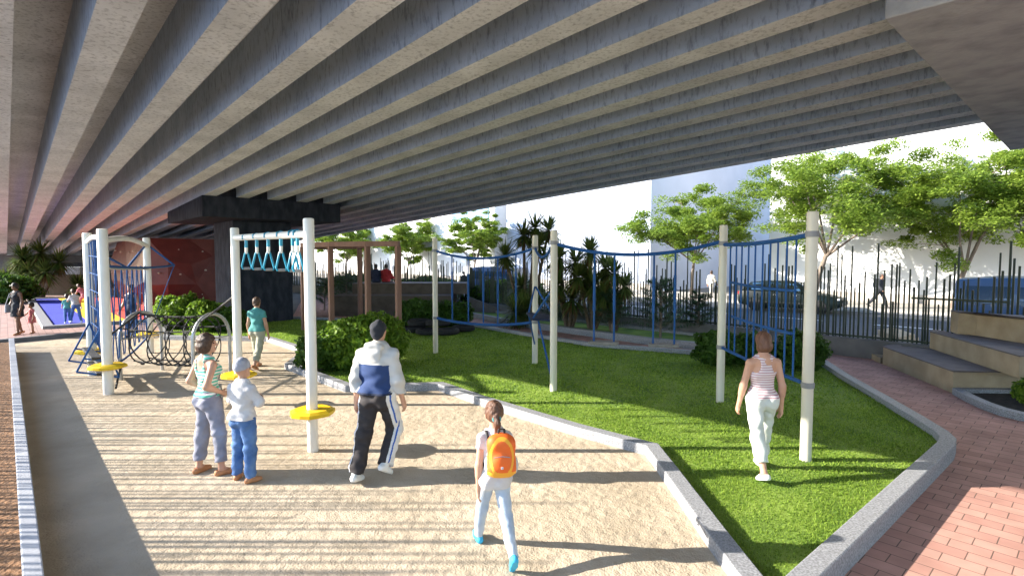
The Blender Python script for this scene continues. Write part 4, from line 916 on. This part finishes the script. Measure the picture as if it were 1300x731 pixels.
def ry(a): c, s_ = math.cos(a), math.sin(a); return np.array([[c, 0, s_], [0, 1, 0], [-s_, 0, c]])
def rz3(a): c, s_ = math.cos(a), math.sin(a); return np.array([[c, -s_, 0], [s_, c, 0], [0, 0, 1]])
def person(label, loc, head_deg, H, o, res=.007, group=None):
    S = H/1.75; hs = o.get('head', 1.0); fem = o.get('fem', 0); bulk = o.get('bulk', 1.0)
    fine = res <= .0075
    pel = A3(0, 0, .95); T = rx(-R(o.get('lean', 0)))@ry(R(o.get('side', 0)))@rz3(R(o.get('twist', 0)))
    tl = lambda x, y, z: pel+T@np.array([x, y, z])
    shw = (.165 if fem else .182)*(1 if not o.get('kid') else .85); hw = .092*(1 if not o.get('kid') else .85)
    nb = tl(0, -.012, .50); sh = {s: tl(s*shw, -.012, .415) for s in (-1, 1)}
    Hd = T@rz3(R(o.get('hturn', 0)))@rx(-R(o.get('hnod', 0))); hc = nb+Hd@np.array([0, .022, .165*(.5+.5*hs)]); hd = lambda x, y, z: hc+Hd@(np.array([x, y, z])*hs)
    J = {}
    for s, kk in ((-1, 'L'), (1, 'R')):
        f, ab, kn, fp = o.get('leg'+kk, (0, 3, 2, 0)); f, ab, kn, fp = R(f), R(ab), R(kn), R(fp)
        hip = pel+A3(s*hw, 0, -.03); d1 = np.array([s*math.sin(ab), math.sin(f)*math.cos(ab), -math.cos(f)*math.cos(ab)]); kne = hip+d1*.43
        d2 = np.array([s*math.sin(ab)*.6, math.sin(f-kn), -math.cos(f-kn)]); d2 /= np.linalg.norm(d2); ank = kne+d2*.41
        fy = R(o.get('toe', 9))*-s; Fm = rz3(fy)@rx(fp); J[kk] = (hip, kne, ank, Fm, s)
    AR = {}
    for s, kk in ((-1, 'L'), (1, 'R')):
        a = o.get('arm'+kk, (0, 9, 14))
        if len(a) == 2: el = tl(s*a[0][0], a[0][1], a[0][2]); wr = tl(s*a[1][0], a[1][1], a[1][2])
        else:
            f, ab, e = R(a[0]), R(a[1]), R(a[2]); u = np.array([s*math.sin(ab), math.sin(f)*math.cos(ab), -math.cos(f)*math.cos(ab)]); el = sh[s]+T@u*.285
            w_ = np.array([s*math.sin(ab)*.25, math.sin(f+e), -math.cos(f+e)]); w_ /= np.linalg.norm(w_); wr = el+T@w_*.25
        AR[kk] = (sh[s], el, wr, s)
    B = Sdf(); rT = T
    def torso(Q, e, k=.06, pelv=True):
        Q.ell(tl(0, 0, .33), np.array([.150 if fem else .162, .100, .2])*np.array([bulk, bulk, 1])+e, k, rT)
        Q.ell(tl(0, .005, .14), np.array([.118 if fem else .135, .09, .17])*np.array([bulk, bulk, 1])+e, k, rT)
        if fem > .5:
            for s in (-1, 1): Q.ell(tl(s*.07, .085, .32), np.array([.058, .05, .058])+e, .04, rT)
    def pelvis(Q, e, k=.06):
        Q.ell(pel+A3(0, -.005, .0), np.array([.158 if fem else .15, .105, .115])*np.array([bulk**.5, bulk**.5, 1])+e, k)
        for s in (-1, 1): Q.ell(pel+A3(s*.075, -.052, -.055), np.array([.082, .082, .09])+e, k)
    def shoulders(Q, e, k=.04, r=.055):
        for s in (-1, 1): Q.cone(nb-(nb-sh[s])*.1+T@A3(0, 0, -.032), sh[s], r+.016+e*.7, r-.012+e*.6, k)
    torso(B, -.004); pelvis(B, -.006); shoulders(B, -.002)
    B.cone(nb+T@A3(0, 0, -.04), hd(0, -.01, -.06), .058 if not fem else .05, .05, .03)
    B.ell(hd(0, -.012, .02), np.array([.073, .09, .098])*hs, .02, Hd); B.ell(hd(0, .03, -.055), np.array([.05, .055, .058])*hs, .035, Hd)
    if fine:
        B.cone(hd(0, .082, .012), hd(0, .104, -.022), .009*hs, .015*hs, .015); B.ell(hd(0, .082, -.06), np.array([.024, .014, .008])*hs, .008, Hd); B.ell(hd(0, .07, -.095), np.array([.022, .02, .018])*hs, .02, Hd)
        for s in (-1, 1): B.ell(hd(s*.076, -.005, -.008), np.array([.009, .02, .032])*hs, .008, Hd); B.ell(hd(s*.03, .078, .022), np.array([.02, .012, .008])*hs, .012, Hd)
    for kk in 'LR':
        hip, kne, ank, Fm, s = J[kk]
        lr = .88 if (o.get('bottom') or {}).get('len', 0) >= .95 else 1
        B.cone(hip, kne, .086*bulk**.6*lr, .054*lr, .04); B.cone(kne, ank, .052*lr, .036*lr, .03); dn = (ank-kne)/np.linalg.norm(ank-kne)
        bk_ = np.cross(dn, np.array([1, 0, 0])); bk_ /= np.linalg.norm(bk_); bk_ = bk_ if bk_[1] < 0 else -bk_
        B.cone(kne+dn*.07+bk_*.02, kne+dn*.2+bk_*.012, .047*lr, .04*lr, .04); B.cone(ank, ank+Fm@A3(0, .1, -.045), .034, .026, .02)
        sh_, el, wr, s = AR[kk]; B.cone(sh_, el, .046*bulk**.5, .038, .03); B.cone(el, wr, .038, .026, .03); dfa = (wr-el)/np.linalg.norm(wr-el); B.cone(el+dfa*.04, el+dfa*.11, .041, .036, .02)
        side = T@np.array([1., 0, 0]); nrm = np.cross(dfa, np.cross(side, dfa)); nrm /= max(np.linalg.norm(nrm), 1e-6)   # palm faces the thigh
        fw = np.cross(nrm, dfa); fw /= np.linalg.norm(fw); fw = fw if (T.T@fw)[1] > 0 else -fw; inn = -s*nrm
        pc = wr+dfa*.085
        if fine:
            B.cone(wr+dfa*.02, pc+fw*.012, .024, .02, .015); B.cone(wr+dfa*.03, pc-fw*.02, .022, .018, .015)
            for i, ln_ in enumerate((.068, .076, .07, .055)):
                b0 = pc+fw*(.03-.019*i); b1 = b0+dfa*ln_*.5+inn*.006; b2 = b1+dfa*ln_*.42+inn*.022; B.cone(b0, b1, .0098, .0092, .003); B.cone(b1, b2, .0092, .0078, .003)
            t0 = wr+dfa*.03+fw*.022; t1 = t0+dfa*.035+fw*.028+inn*.012; t2 = t1+dfa*.032+fw*.006+inn*.01; B.cone(t0, t1, .014, .0105, .008); B.cone(t1, t2, .0105, .0085, .003)
        else:
            B.cone(wr+dfa*.02, pc, .028, .03, .02); B.cone(pc, pc+dfa*.06+inn*.02, .028, .018, .02); B.cone(wr+dfa*.03+fw*.02, wr+dfa*.07+fw*.045, .014, .01, .01)
    # shoes first: they fix the height of the ground
    shoe = {}
    st_ = o.get('shoe', 'sneaker')
    for kk in 'LR':
        hip, kne, ank, Fm, s = J[kk]; Q = Sdf(); sl = ank+Fm@A3(0, 0, -.078); up_ = Fm@A3(0, 0, 1.)
        q = lambda x, y, z: ank+Fm@A3(x, y, z)
        Q.cone(q(0, -.045, -.045), q(0, .06, -.05), .041, .043, .02, flat=None); Q.cone(q(0, .06, -.05), q(-.006*s, .135, -.058), .043, .034, .02)
        if st_ == 'sneaker': Q.cone(q(0, -.01, -.03), q(0, -.005, .02), .043, .046, .02)
        Q.cutplane(sl, -up_)
        if st_ == 'slip': Q.cutell(q(0, .0, .035), np.array([.05, .1, .06]), Fm)
        shoe[kk] = Q
    lows = []
    sm = {}
    for kk, Q in shoe.items(): sm[kk] = Q.mesh(res); lows.append(sm[kk][0][:, 2].min())
    zoff = -min(lows) if not o.get('seat') else o['seat']-(.95-.1)
    def emit(Q, name, m, parent, wr=0, wf=30, h=None, panel=None, pre=None):
        V, q = pre if pre is not None else Q.mesh(h or res, wr, wf, seed=len(label))
        V0 = V.copy(); V = (V+np.array([0, 0, zoff]))*S
        ob = np_mesh(name, V, q, m, parent, True)
        if panel is not None:
            at = ob.data.attributes.new('panel', 'FLOAT', 'POINT'); pv = np.asarray(panel(V0), np.float32)
            if len(ob.data.vertices) == len(pv): at.data.foreach_set('value', pv)
        return ob
    body = emit(B, 'person', o.get('skin', M['skin']), None); tag(body, label, 'person', group)
    body.location = loc; body.rotation_euler = (0, 0, R(head_deg))
    for kk in 'LR': emit(None, 'shoe', o.get('shoem', M['shoe_w']), body, pre=sm[kk])
    # upper garment
    tp = o.get('top')
    if tp:
        e = tp.get('ease', .014); Q = Sdf(); torso(Q, e)
        hem = tp.get('hem', -.02)
        if hem < .08: pelvis(Q, max(e, (o.get('bottom') or {}).get('ease', 0))+.012)
        if tp.get('sleeve', 0) > 0 or tp.get('shoulder', 1): shoulders(Q, e-.002)
        sl = tp.get('sleeve', 0); sr = tp.get('sr', 0)
        for kk in 'LR':
            s0, el, wr, s = AR[kk]
            if sl > 0:
                f = min(sl, 1); b = s0+(el-s0)*f; dn = (el-s0)/np.linalg.norm(el-s0)
                Q.cone(s0, el, .043+e*.8+sr, .041+e+sr, .05, clip=[(b, dn)] if sl < 1 else ())
            if sl > 1:
                f = sl-1; b = el+(wr-el)*f; dn = (wr-el)/np.linalg.norm(wr-el); Q.cone(el, wr, .042+e+sr, .03+e+sr, .03, clip=[(b+dn*.0, dn)])
        if tp.get('skirt'):
            z0, z1, r0, r1 = tp['skirt']; Q.cone(tl(0, 0, z0), pel+A3(0, .0, z1-.2), r0, r1, .05)
        if tp.get('hood'):
            Q.ell(tl(0, -.02, .50), (.095, .085, .05), .03, rT); Q.ell(tl(0, -.125, .435), (.105, .04, .115), .008, rT); Q.ell(tl(0, -.10, .50), (.11, .06, .05), .012, rT)
        Q.cutplane(tl(0, 0, hem) if not tp.get('skirt') else pel+A3(0, 0, hem), -(T@A3(0, 0, 1.)) if not tp.get('skirt') else A3(0, 0, -1.))
        if not tp.get('hood'): Q.cutell(tl(0, .035, .535), np.array([.082, .095, .085]), rT)
        if tp.get('tank'):
            for s in (-1, 1): Q.cutell(tl(s*(shw+.035), -.01, .42), np.array([.085, .2, .125]), rT); Q.cutplane(tl(s*(shw-.045), 0, .4), A3(0, 0, 0)) if False else None
            if tp['tank'] == 'racer':
                for s in (-1, 1): Q.cutell(tl(s*.14, -.1, .40), np.array([.075, .09, .115]), rT)
                Q.cutell(tl(0, -.06, .545), np.array([.075, .1, .075]), rT)
            if tp['tank'] == 'strap': Q.cutell(tl(0, -.11, .47), np.array([.085, .09, .135]), rT); [Q.cutell(tl(s*.15, -.1, .42), np.array([.065, .09, .13]), rT) for s in (-1, 1)]
        emit(Q, tp.get('name', 'top'), tp['m'], body, tp.get('wr', .0055), tp.get('wf', 38), panel=tp.get('panel') and (lambda V0: tp['panel'](np.linalg.solve(T, (V0-pel).T).T, V0)))
    bt = o.get('bottom')
    if bt:
        e = bt.get('ease', .012); Q = Sdf(); pelvis(Q, e)
        Q.ell(tl(0, .0, .09), np.array([.13, .092, .09])*np.array([bulk, bulk, 1])+e, .05, rT)
        ln_ = bt.get('len', 1.0)
        for kk in 'LR':
            hip, kne, ank, Fm, s = J[kk]; Q.cone(hip, kne, .086*bulk**.6+e, .056+e+bt.get('flare', 0)*.5, .04); dn = (ank-kne)/np.linalg.norm(ank-kne)
            b = kne+(ank-kne)*ln_; Q.cone(kne, ank+dn*.05, .055+e+bt.get('flare', 0)*.5, .04+e+bt.get('flare', 0), .04, clip=[(b, dn)])
            Q.cone(kne+dn*.06, kne+dn*.2, .054+e, .046+e, .03, clip=[(b, dn)])
            if bt.get('cuff'): Q.cone(b-dn*.06, b, .052+e, .05+e, .008, clip=[(b, dn), (b-dn*.045, -dn)])
        Q.cutplane(tl(0, 0, bt.get('waist', max(-.02, (tp or {}).get('hem', .06)+.03) if tp and (tp.get('hem', 0) > -.08 or 1) else .1)), T@A3(0, 0, 1.))
        if ln_ < 1:
            pass
        emit(Q, bt.get('name', 'trousers'), bt['m'], body, bt.get('wr', .0045), bt.get('wf', 44), panel=bt.get('panel') and (lambda V0: bt['panel'](J, V0)))
    hr = o.get('hair')
    if hr:
        kind, hm = hr; Q = Sdf()
        if kind == 'beanie':
            Q.ell(hd(0, -.014, .03), np.array([.085, .102, .108])*hs, .02, Hd); Q.cutplane(hd(0, .0, .005), -(Hd@np.array([0, -.25, 1.]))/1.03); nm = 'beanie'
        elif kind == 'cap':
            Q.ell(hd(0, -.018, .022), np.array([.083, .1, .1])*hs, .02, Hd); Q.ell(hd(0, -.045, -.03), np.array([.07, .068, .08])*hs, .02, Hd); Q.cutplane(hd(0, -.02, -.035), -(Hd@np.array([0, -.75, .66]))); nm = 'hair'
        else:
            Q.ell(hd(0, -.016, .024), np.array([.086, .102, .108])*hs, .02, Hd); nm = 'hair'
            if kind == 'bob':
                Q.ell(hd(0, -.035, -.045), np.array([.09, .088, .095])*hs, .03, Hd); Q.cutplane(hd(0, -.04, -.12), -(Hd@A3(0, .1, 1.)))
                Q.cutell(hd(0, .105, -.045), np.array([.062, .088, .105])*hs, Hd)
            elif kind == 'pony':
                Q.cone(hd(0, -.1, -.01), hd(0, -.125, -.08), .034*hs, .03*hs, .02); Q.cone(hd(0, -.125, -.08), hd(.005, -.09, -.2), .032*hs, .024*hs, .02); Q.cone(hd(.005, -.09, -.2), hd(-.03, -.085, -.3), .022*hs, .008*hs, .02)
                Q.cutell(hd(0, .09, -.045), np.array([.075, .085, .1])*hs, Hd); Q.cutell(hd(0, .01, -.11), np.array([.1, .075, .08])*hs, Hd)
            elif kind == 'short':
                Q.ell(hd(0, -.04, -.02), np.array([.078, .075, .085])*hs, .02, Hd); Q.cutell(hd(0, .1, -.05), np.array([.085, .1, .1])*hs, Hd); Q.cutplane(hd(0, -.04, -.085), -(Hd@A3(0, 0, 1.)))
        emit(Q, nm, hm, body, .004 if kind != 'beanie' else .001, 60 if kind != 'beanie' else 90)
        if kind == 'pony':
            tb = MB(); c = Vector(hd(0, -.112, -.03)); pts = [c+Vector(Hd@np.array([math.cos(a)*.034, .012*math.sin(a), math.sin(a)*.026]))*hs for a in np.linspace(0, 6.283, 15)[:-1]]
            tb.tube([(p+Vector((0, 0, zoff)))*S for p in pts], .009, 6, closed=True); tb.build('hair_band', M['teal'], body, True)
    if fine:
        eb = MB()
        for s in (-1, 1):
            c = Vector(hd(s*.03, .074, .006)); b = len(eb.v); eb.lathe([(.002, -.009), (.008, -.006), (.0105, 0), (.008, .006), (.002, .009)], (c+Vector((0, 0, zoff)))*S, 10)
        eb.build('eyes', M['hair_k'], body, True)
    fr_ = Matrix.Translation(Vector(loc))@Matrix.Rotation(R(head_deg), 4, 'Z')
    return body, (lambda x, y, z: fr_@(Vector(tl(x, y, z)+np.array([0, 0, zoff]))*S)), AR, (lambda p: fr_@(Vector(p+np.array([0, 0, zoff]))*S))
m_tank_g = stripe_mat('green_striped_cotton', (.68, .70, .66), (.10, .46, .34), 26, .45, .03)
m_tank_p = stripe_mat('pink_striped_cotton', (.66, .57, .57), (.36, .15, .18), 36, .7, .006)
m_hood = mask_mat('white_and_blue_fleece', [(.52, .50, .475), (.02, .045, .135), (.012, .02, .05)])
m_track = mask_mat('black_and_white_track_cloth', [(.032, .027, .028), (.66, .64, .62), (.03, .10, .38)])
# woman in striped vest, hands on hips
person('brown haired woman in a green striped vest with hands on hips on the sand', g(268, 600, 0), -34, 1.66, dict(fem=1, hair=('bob', M['hair']), skin=M['skin'], shoe='slip', shoem=M['sandal'], hturn=-38, hnod=4, lean=-2, toe=14,
    legL=(-4, 4, 2, 0), legR=(6, 6, 6, 0), armL=((.25, -.09, .19), (.17, .07, .07)), armR=((.28, -.16, .20), (.17, .06, .07)),
    top=dict(m=m_tank_g, hem=.03, tank='strap', ease=.010, name='vest'), bottom=dict(m=M['grey_jean'], len=.78, ease=.012, waist=.09, cuff=1, flare=.014)), .006)
# boy
person('boy in a grey beanie and blue jeans with folded arms on the sand', g(311, 609, 0), -18, 1.36, dict(kid=1, head=1.22, hair=('beanie', M['greyknit']), shoem=M['sandal'], toe=24, legL=(2, 5, 4, 0), legR=(-2, 6, 3, 0), bulk=1.05, hturn=-8,
    armL=((.25, .06, .20), (-.02, .17, .24)), armR=((.25, .05, .21), (-.05, .19, .2)), top=dict(m=M['offwhite'], hem=-.03, sleeve=1.92, ease=.024, name='shirt', wr=.006), bottom=dict(m=M['jean'], len=1.0, ease=.022, flare=.012, wr=.005)), .006)
def hood_panel(L, V0):
    p = np.zeros(len(L)); z = L[:, 2]; x = np.abs(L[:, 0])
    p[(z < .31-.06*np.maximum(0, x-.1)) & (z > .03) & (x < .178)] = 1; p[(z <= .03) & (x < .19)] = 1; p[(z < .012) & (x < .2)] = 2; return p
def track_panel(J, V0):
    p = np.zeros(len(V0))
    for kk in 'LR':
        hip, kne, ank, Fm, s = J[kk]
        for a, b in ((hip, kne), (kne, ank+(ank-kne)*.1)):
            t = np.clip(((V0-a)@(b-a))/((b-a)@(b-a)), 0, 1); c = a+t[:, None]*(b-a); d = V0-c; r = np.linalg.norm(d[:, :2], axis=1)+1e-6; near = np.linalg.norm(d, axis=1) < .15
            sidew = d[:, 0]*s/r; own = (V0[:, 0]*s > -.02) if True else near
            m1 = near & own & (sidew > .55); p[m1] = 1; m2 = near & own & (np.abs(sidew-.82) < .05); p[m2] = 2
    p[V0[:, 2] > .985] = 1
    return p
person('tall man in a white and blue hooded top walking away on the sand', g(481, 605, 0), -17, 1.82, dict(bulk=1.14, hair=('cap', M['dark']), shoem=M['shoe_w'], lean=3, legL=(-14, 3, 6, -14), legR=(22, 3, 58, -30), armL=(-6, 13, 14), armR=(4, 10, 22), toe=8,
    top=dict(m=m_hood, hem=-.01, sleeve=1.9, ease=.022, sr=.004, hood=1, name='hooded_top', wr=.007, panel=hood_panel), bottom=dict(m=m_track, len=1.0, ease=.018, flare=.03, wr=.006, panel=track_panel)), .006)
gb_, gt_, gAR, gw_ = person('girl with an auburn ponytail and pale jeans walking away on the sand', g(628, 702, 0), 16, 1.33, dict(kid=1, fem=.3, head=1.16, hair=('pony', M['hair_r']), shoem=M['shoe_b'], lean=2, legL=(25, 3, 8, 8), legR=(-22, 1, 22, -52), armL=(-6, 9, 6), armR=(30, 2, 70), toe=6,
    top=dict(m=M['offwhite'], hem=-.12, sleeve=.35, ease=.018, name='shirt'), bottom=dict(m=M['pale_jean'], len=1.0, ease=.010, wr=.003)), .005)
# her backpack
Q = Sdf(); Q.cone((-.05, -.02, .10), (.05, -.02, .10), .075, .075, .03); Q.cone((-.055, -.02, -.12), (.055, -.02, -.12), .08, .08, .03); Q.ell((0, -.02, 0), (.125, .08, .19), .04); Q.ell((0, -.07, -.06), (.085, .045, .105), .012)
for s in (-1, 1): Q.ell((s*.12, -.01, -.10), (.03, .045, .08), .012)
V, q = Q.mesh(.006, .0015, 40); bp_ = np_mesh('backpack', V, q, M['orange'], None, True)
at = bp_.data.attributes.new('panel', 'FLOAT', 'POINT'); pv = np.zeros(len(V), np.float32); rr2 = np.hypot(V[:, 0]/.125, (V[:, 2]+.02)/.2); pv[(np.abs(np.hypot(V[:, 0]/.115, (V[:, 2]+.01)/.19)-.86) < .09) & (V[:, 1] < -.03)] = 1; pv[(V[:, 2] < -.135)] = 1; pv[(np.abs(V[:, 0]) > .128) | (V[:, 1] > .01)] = 2
if len(bp_.data.vertices) == len(pv): at.data.foreach_set('value', pv)
c = gt_(.03, -.18, .28); bp_.location = c; bp_.rotation_euler = (R(-3), 0, R(6)); bp_.scale = (.92, .92, .92)
tag(bp_, 'orange backpack with yellow trim worn on the back of the girl', 'backpack')
for s in (-1, 1):
    tb = MB(); inv = (Matrix.Translation(c)@Matrix.Rotation(R(6), 4, 'Z')@Matrix.Rotation(R(-3), 4, 'X')@Matrix.Scale(.92, 4)).inverted()
    tb.tube([inv@gt_(*p) for p in ((s*.09, -.12, .40), (s*.10, -.05, .50), (s*.105, .06, .475), (s*.115, .115, .38), (s*.13, .09, .24), (s*.15, -.0, .16), (s*.12, -.1, .13))], .014, 8); tb.build('strap', M['hair_k'], bp_, True)
MB().tube([(-.03, -.03, .19), (-.02, -.02, .225), (.02, -.02, .225), (.03, -.03, .19)], .008, 6).build('handle', M['hair_k'], bp_, True)
MB().tube([(-.07, -.112, .0), (0, -.12, .012), (.07, -.112, .0)], .004, 6).build('zip', M['grey'], bp_, True)
MB().box((0, -.117, -.09), (.022, .006, .022)).build('badge', M['offwhite'], bp_, False, .004)
person('woman in a pink striped vest and white capris walking on the lawn', g(965, 601, .03), 4, 1.66, dict(fem=1, hair=('bob', M['hair_r']), shoe='slip', shoem=M['shoe_w'], legL=(-16, 2, 10, -20), legR=(17, 2, 8, 3), armL=(8, 11, 10), armR=(-6, 12, 14), toe=5,
    top=dict(m=m_tank_p, hem=.0, tank='racer', ease=.010, name='vest'), bottom=dict(m=M['pantw'], len=.72, ease=.013, waist=.06, flare=.016)), .006)
person('woman in a teal shirt and khaki capris walking away near the far kerb', g(328, 467, 0), -6, 1.64, dict(fem=1, hair=('short', M['hair']), shoe='slip', shoem=M['sandal'], legL=(16, 2, 6, 3), legR=(-18, 2, 14, -24), armL=(0, 12, 12), armR=(2, 11, 14),
    top=dict(m=M['teal'], hem=-.02, sleeve=.4, ease=.014, name='shirt'), bottom=dict(m=M['khaki'], len=.75, ease=.014, flare=.016)), .0075)
wb_, wt_, wAR, ww_ = person('woman in sunglasses and a short charcoal dress on the far brick square', g(23, 425, .10), 165, 1.64, dict(fem=1, hair=('short', M['hair_k']), skin=M['skin_k'], shoe='slip', shoem=M['sandal'], legL=(8, 2, 6, 0), legR=(-8, 2, 10, -12), armL=(4, 20, 14), armR=(0, 12, 30), hnod=8,
    top=dict(m=M['dark'], hem=-.34, tank=1, ease=.012, name='dress', skirt=(.0, -.30, .14, .2)), bottom=None), .012)
MB().box((0, 0, 0), (.15, .02, .04)).build('sunglasses', M['shoe_k'], wb_, False, .008); sg = wb_.children[-1]
for ch in wb_.children:
    if ch.name.startswith('sunglasses'): ch.location = (0, .12, 1.535)
hb = empty('handbag', wt_(.24, .02, -.06), R(165)); tag(hb, 'grey shoulder bag hanging at the hip of the woman in the charcoal dress', 'bag')
MB().loft([[Vector((-.04, -.17, -.14)), Vector((.04, -.17, -.14)), Vector((.04, .17, -.14)), Vector((-.04, .17, -.14))], [Vector((-.03, -.15, .12)), Vector((.03, -.15, .12)), Vector((.03, .15, .12)), Vector((-.03, .15, .12))]]).build('body', M['wallcap'], hb, False, .03)
iv = (Matrix.Translation(hb.location)@Matrix.Rotation(R(165), 4, 'Z')).inverted(); MB().tube([Vector((0, -.14, .1)), iv@wt_(.17, -.09, .40), iv@wt_(.15, -.02, .505), iv@wt_(.17, .09, .40), Vector((0, .14, .1))], .012, 6).build('strap', M['wallcap'], hb, True)
person('small child in a pink dress beside the woman in the charcoal dress', g(41, 423, .10), 160, .95, dict(kid=1, fem=.2, head=1.45, hair=('short', M['hair_k']), skin=M['skin_d'], shoem=M['sandal'], shoe='slip', armL=(5, 16, 10), armR=(25, 30, 30), legL=(6, 2, 6, 0), legR=(-6, 2, 6, 0),
    top=dict(m=M['pinkc'], hem=-.32, sleeve=.5, ease=.016, name='dress', skirt=(.05, -.26, .13, .25)), bottom=None), .014)
person('child in jeans and a pale shirt bending over on the blue play floor', g(97, 410, .15), 60, 1.25, dict(kid=1, head=1.15, hair=('short', M['hair']), lean=20, legL=(22, 3, 6, 4), legR=(-14, 4, 4, -10), armL=(60, 10, 20), armR=(30, 10, 40), top=dict(m=M['offwhite'], hem=-.04, sleeve=.8, name='shirt'), bottom=dict(m=M['jean'], len=1)), .014)
person('smaller child in a teal shirt and jeans on the blue play floor', g(86, 410, .15), 40, 1.02, dict(kid=1, head=1.3, hair=('short', M['hair_k']), lean=8, armL=(40, 14, 20), armR=(20, 14, 20), top=dict(m=M['teal'], hem=-.06, sleeve=.8, name='shirt'), bottom=dict(m=M['jean'], len=1)), .014)
person('child in a coral outfit leaning forward on the yellow play floor', g(108, 394, .15), 75, 1.3, dict(kid=1, head=1.15, hair=('short', M['hair']), skin=M['skin_d'], lean=38, legL=(40, 4, 60, 0), legR=(-5, 4, 30, -20), armL=(70, 10, 20), armR=(20, 10, 30), top=dict(m=M['pinkc'], hem=-.04, sleeve=.4, name='shirt'), bottom=dict(m=M['pinkc'], len=.3, name='shorts')), .016)
person('man in a navy vest and navy trousers behind the blue rope net', g(168, 428, .0), 172, 1.68, dict(hair=('short', M['hair']), skin=M['skin_d'], shoem=M['shoe_k'], armL=(0, 18, 22), armR=(4, 18, 26), top=dict(m=M['navy'], hem=-.05, tank=1, ease=.016, name='vest'), bottom=dict(m=M['navy'], len=1, ease=.02)), .012)
sitp = dict(legL=(84, 4, 80, 0), legR=(86, 4, 84, 0), seat=1.34, armL=(25, 10, 50), armR=(25, 10, 50))
person('seated person in a dark jacket on top of the distant stone seat', (gy(477.5, 360, 25.75).x, 25.75, 0), 8, 1.70, dict(sitp, seat=1.34/(1.70/1.75), hair=('short', M['hair_k']), skin=M['skin_d'], shoem=M['shoe_k'], top=dict(m=M['navy'], hem=-.06, sleeve=1.9, ease=.03, name='jacket'), bottom=dict(m=M['dark'], len=1)), .016, 'people seated on the stone seat')
person('seated person in a red jacket on top of the distant stone seat', (gy(490.5, 360, 25.75).x, 25.75, 0), -6, 1.72, dict(sitp, seat=1.34/(1.72/1.75), hair=('short', M['hair_k']), skin=M['skin_d'], shoem=M['shoe_k'], top=dict(m=M['redc'], hem=-.06, sleeve=1.9, ease=.035, name='jacket'), bottom=dict(m=M['dark'], len=1)), .016, 'people seated on the stone seat')
person('pedestrian in beige clothes walking on the far pavement beside the parked car', gs(903, 32.2, .03), -55, 1.72, dict(hair=('short', M['hair']), skin=M['skin_d'], shoem=M['shoe_k'], legL=(20, 2, 8, 0), legR=(-18, 2, 14, -20), armL=(-16, 8, 20), armR=(18, 8, 24), top=dict(m=M['beige'], hem=-.06, sleeve=1.9, ease=.03, name='jacket'), bottom=dict(m=M['beige'], len=1, ease=.02)), .018)
kb_, kt_, kAR, kw_ = person('pedestrian in dark clothes with a dark pack striding on the far pavement', gs(1117, 31.7, .03), -150, 1.74, dict(hair=('cap', M['hair_k']), skin=M['skin_d'], shoem=M['shoe_k'], lean=6, legL=(24, 2, 8, 0), legR=(-26, 2, 16, -26), armL=(-10, 8, 40), armR=(14, 8, 40), bulk=1.1, top=dict(m=M['dark'], hem=-.06, sleeve=1.9, ease=.04, name='jacket'), bottom=dict(m=M['dark'], len=1, ease=.02)), .016)
rk = empty('rucksack', kt_(0, -.2, .3), R(-150)); tag(rk, 'dark rucksack on the back of the striding pedestrian', 'rucksack')
MB().box((0, 0, 0), (.3, .18, .46)).build('body', M['dark'], rk, False, .05); MB().box((0, -.11, -.08), (.2, .06, .22)).build('pocket', M['navy'], rk, False, .02)
person('dark figure standing beyond the right end of the distant stone seat', gs(589, 22.5, -.1), 0, 1.7, dict(hair=('short', M['hair_k']), skin=M['skin_d'], shoem=M['shoe_k'], top=dict(m=M['dark'], hem=-.06, sleeve=1.9, ease=.03, name='jacket'), bottom=dict(m=M['dark'], len=1)), .02)
# ------------------------------------------------------------------ camera, sun, sky
cam = bpy.data.cameras.new('camera'); co = bpy.data.objects.new('camera', cam); COL.objects.link(co); sc.camera = co
co.location = (0, 0, CAMZ); co.rotation_euler = (math.pi/2-PIT, 0, 0); cam.sensor_width = 36; cam.sensor_fit = 'HORIZONTAL'; cam.lens = 36*F0/1300; cam.clip_start = .05; cam.clip_end = 2000
EL = 21.8
sl = bpy.data.lights.new('sun', 'SUN'); sl.energy = 3.7; sl.angle = R(.5); sl.color = (1, .925, .81); so = bpy.data.objects.new('sun', sl); COL.objects.link(so)
sd_ = Vector((math.cos(R(EL)), .0, -math.sin(R(EL)))); so.rotation_euler = sd_.to_track_quat('-Z', 'Y').to_euler(); so.location = (-30, 0, 30)
w = bpy.data.worlds.new('World'); sc.world = w; w.use_nodes = True; nt = w.node_tree; bg = nt.nodes['Background']
sk = nt.nodes.new('ShaderNodeTexSky'); sk.sky_type = 'NISHITA'; sk.sun_disc = False; sk.sun_elevation = R(EL); sk.sun_rotation = R(-90); sk.air_density = 1.0; sk.dust_density = .4; sk.ozone_density = 2.5
nt.links.new(sk.outputs[0], bg.inputs[0]); bg.inputs[1].default_value = .15
vs = sc.view_settings; vs.view_transform = 'Standard'; vs.look = 'None'; vs.exposure = 2.15; vs.gamma = 1; vs.use_curve_mapping = False
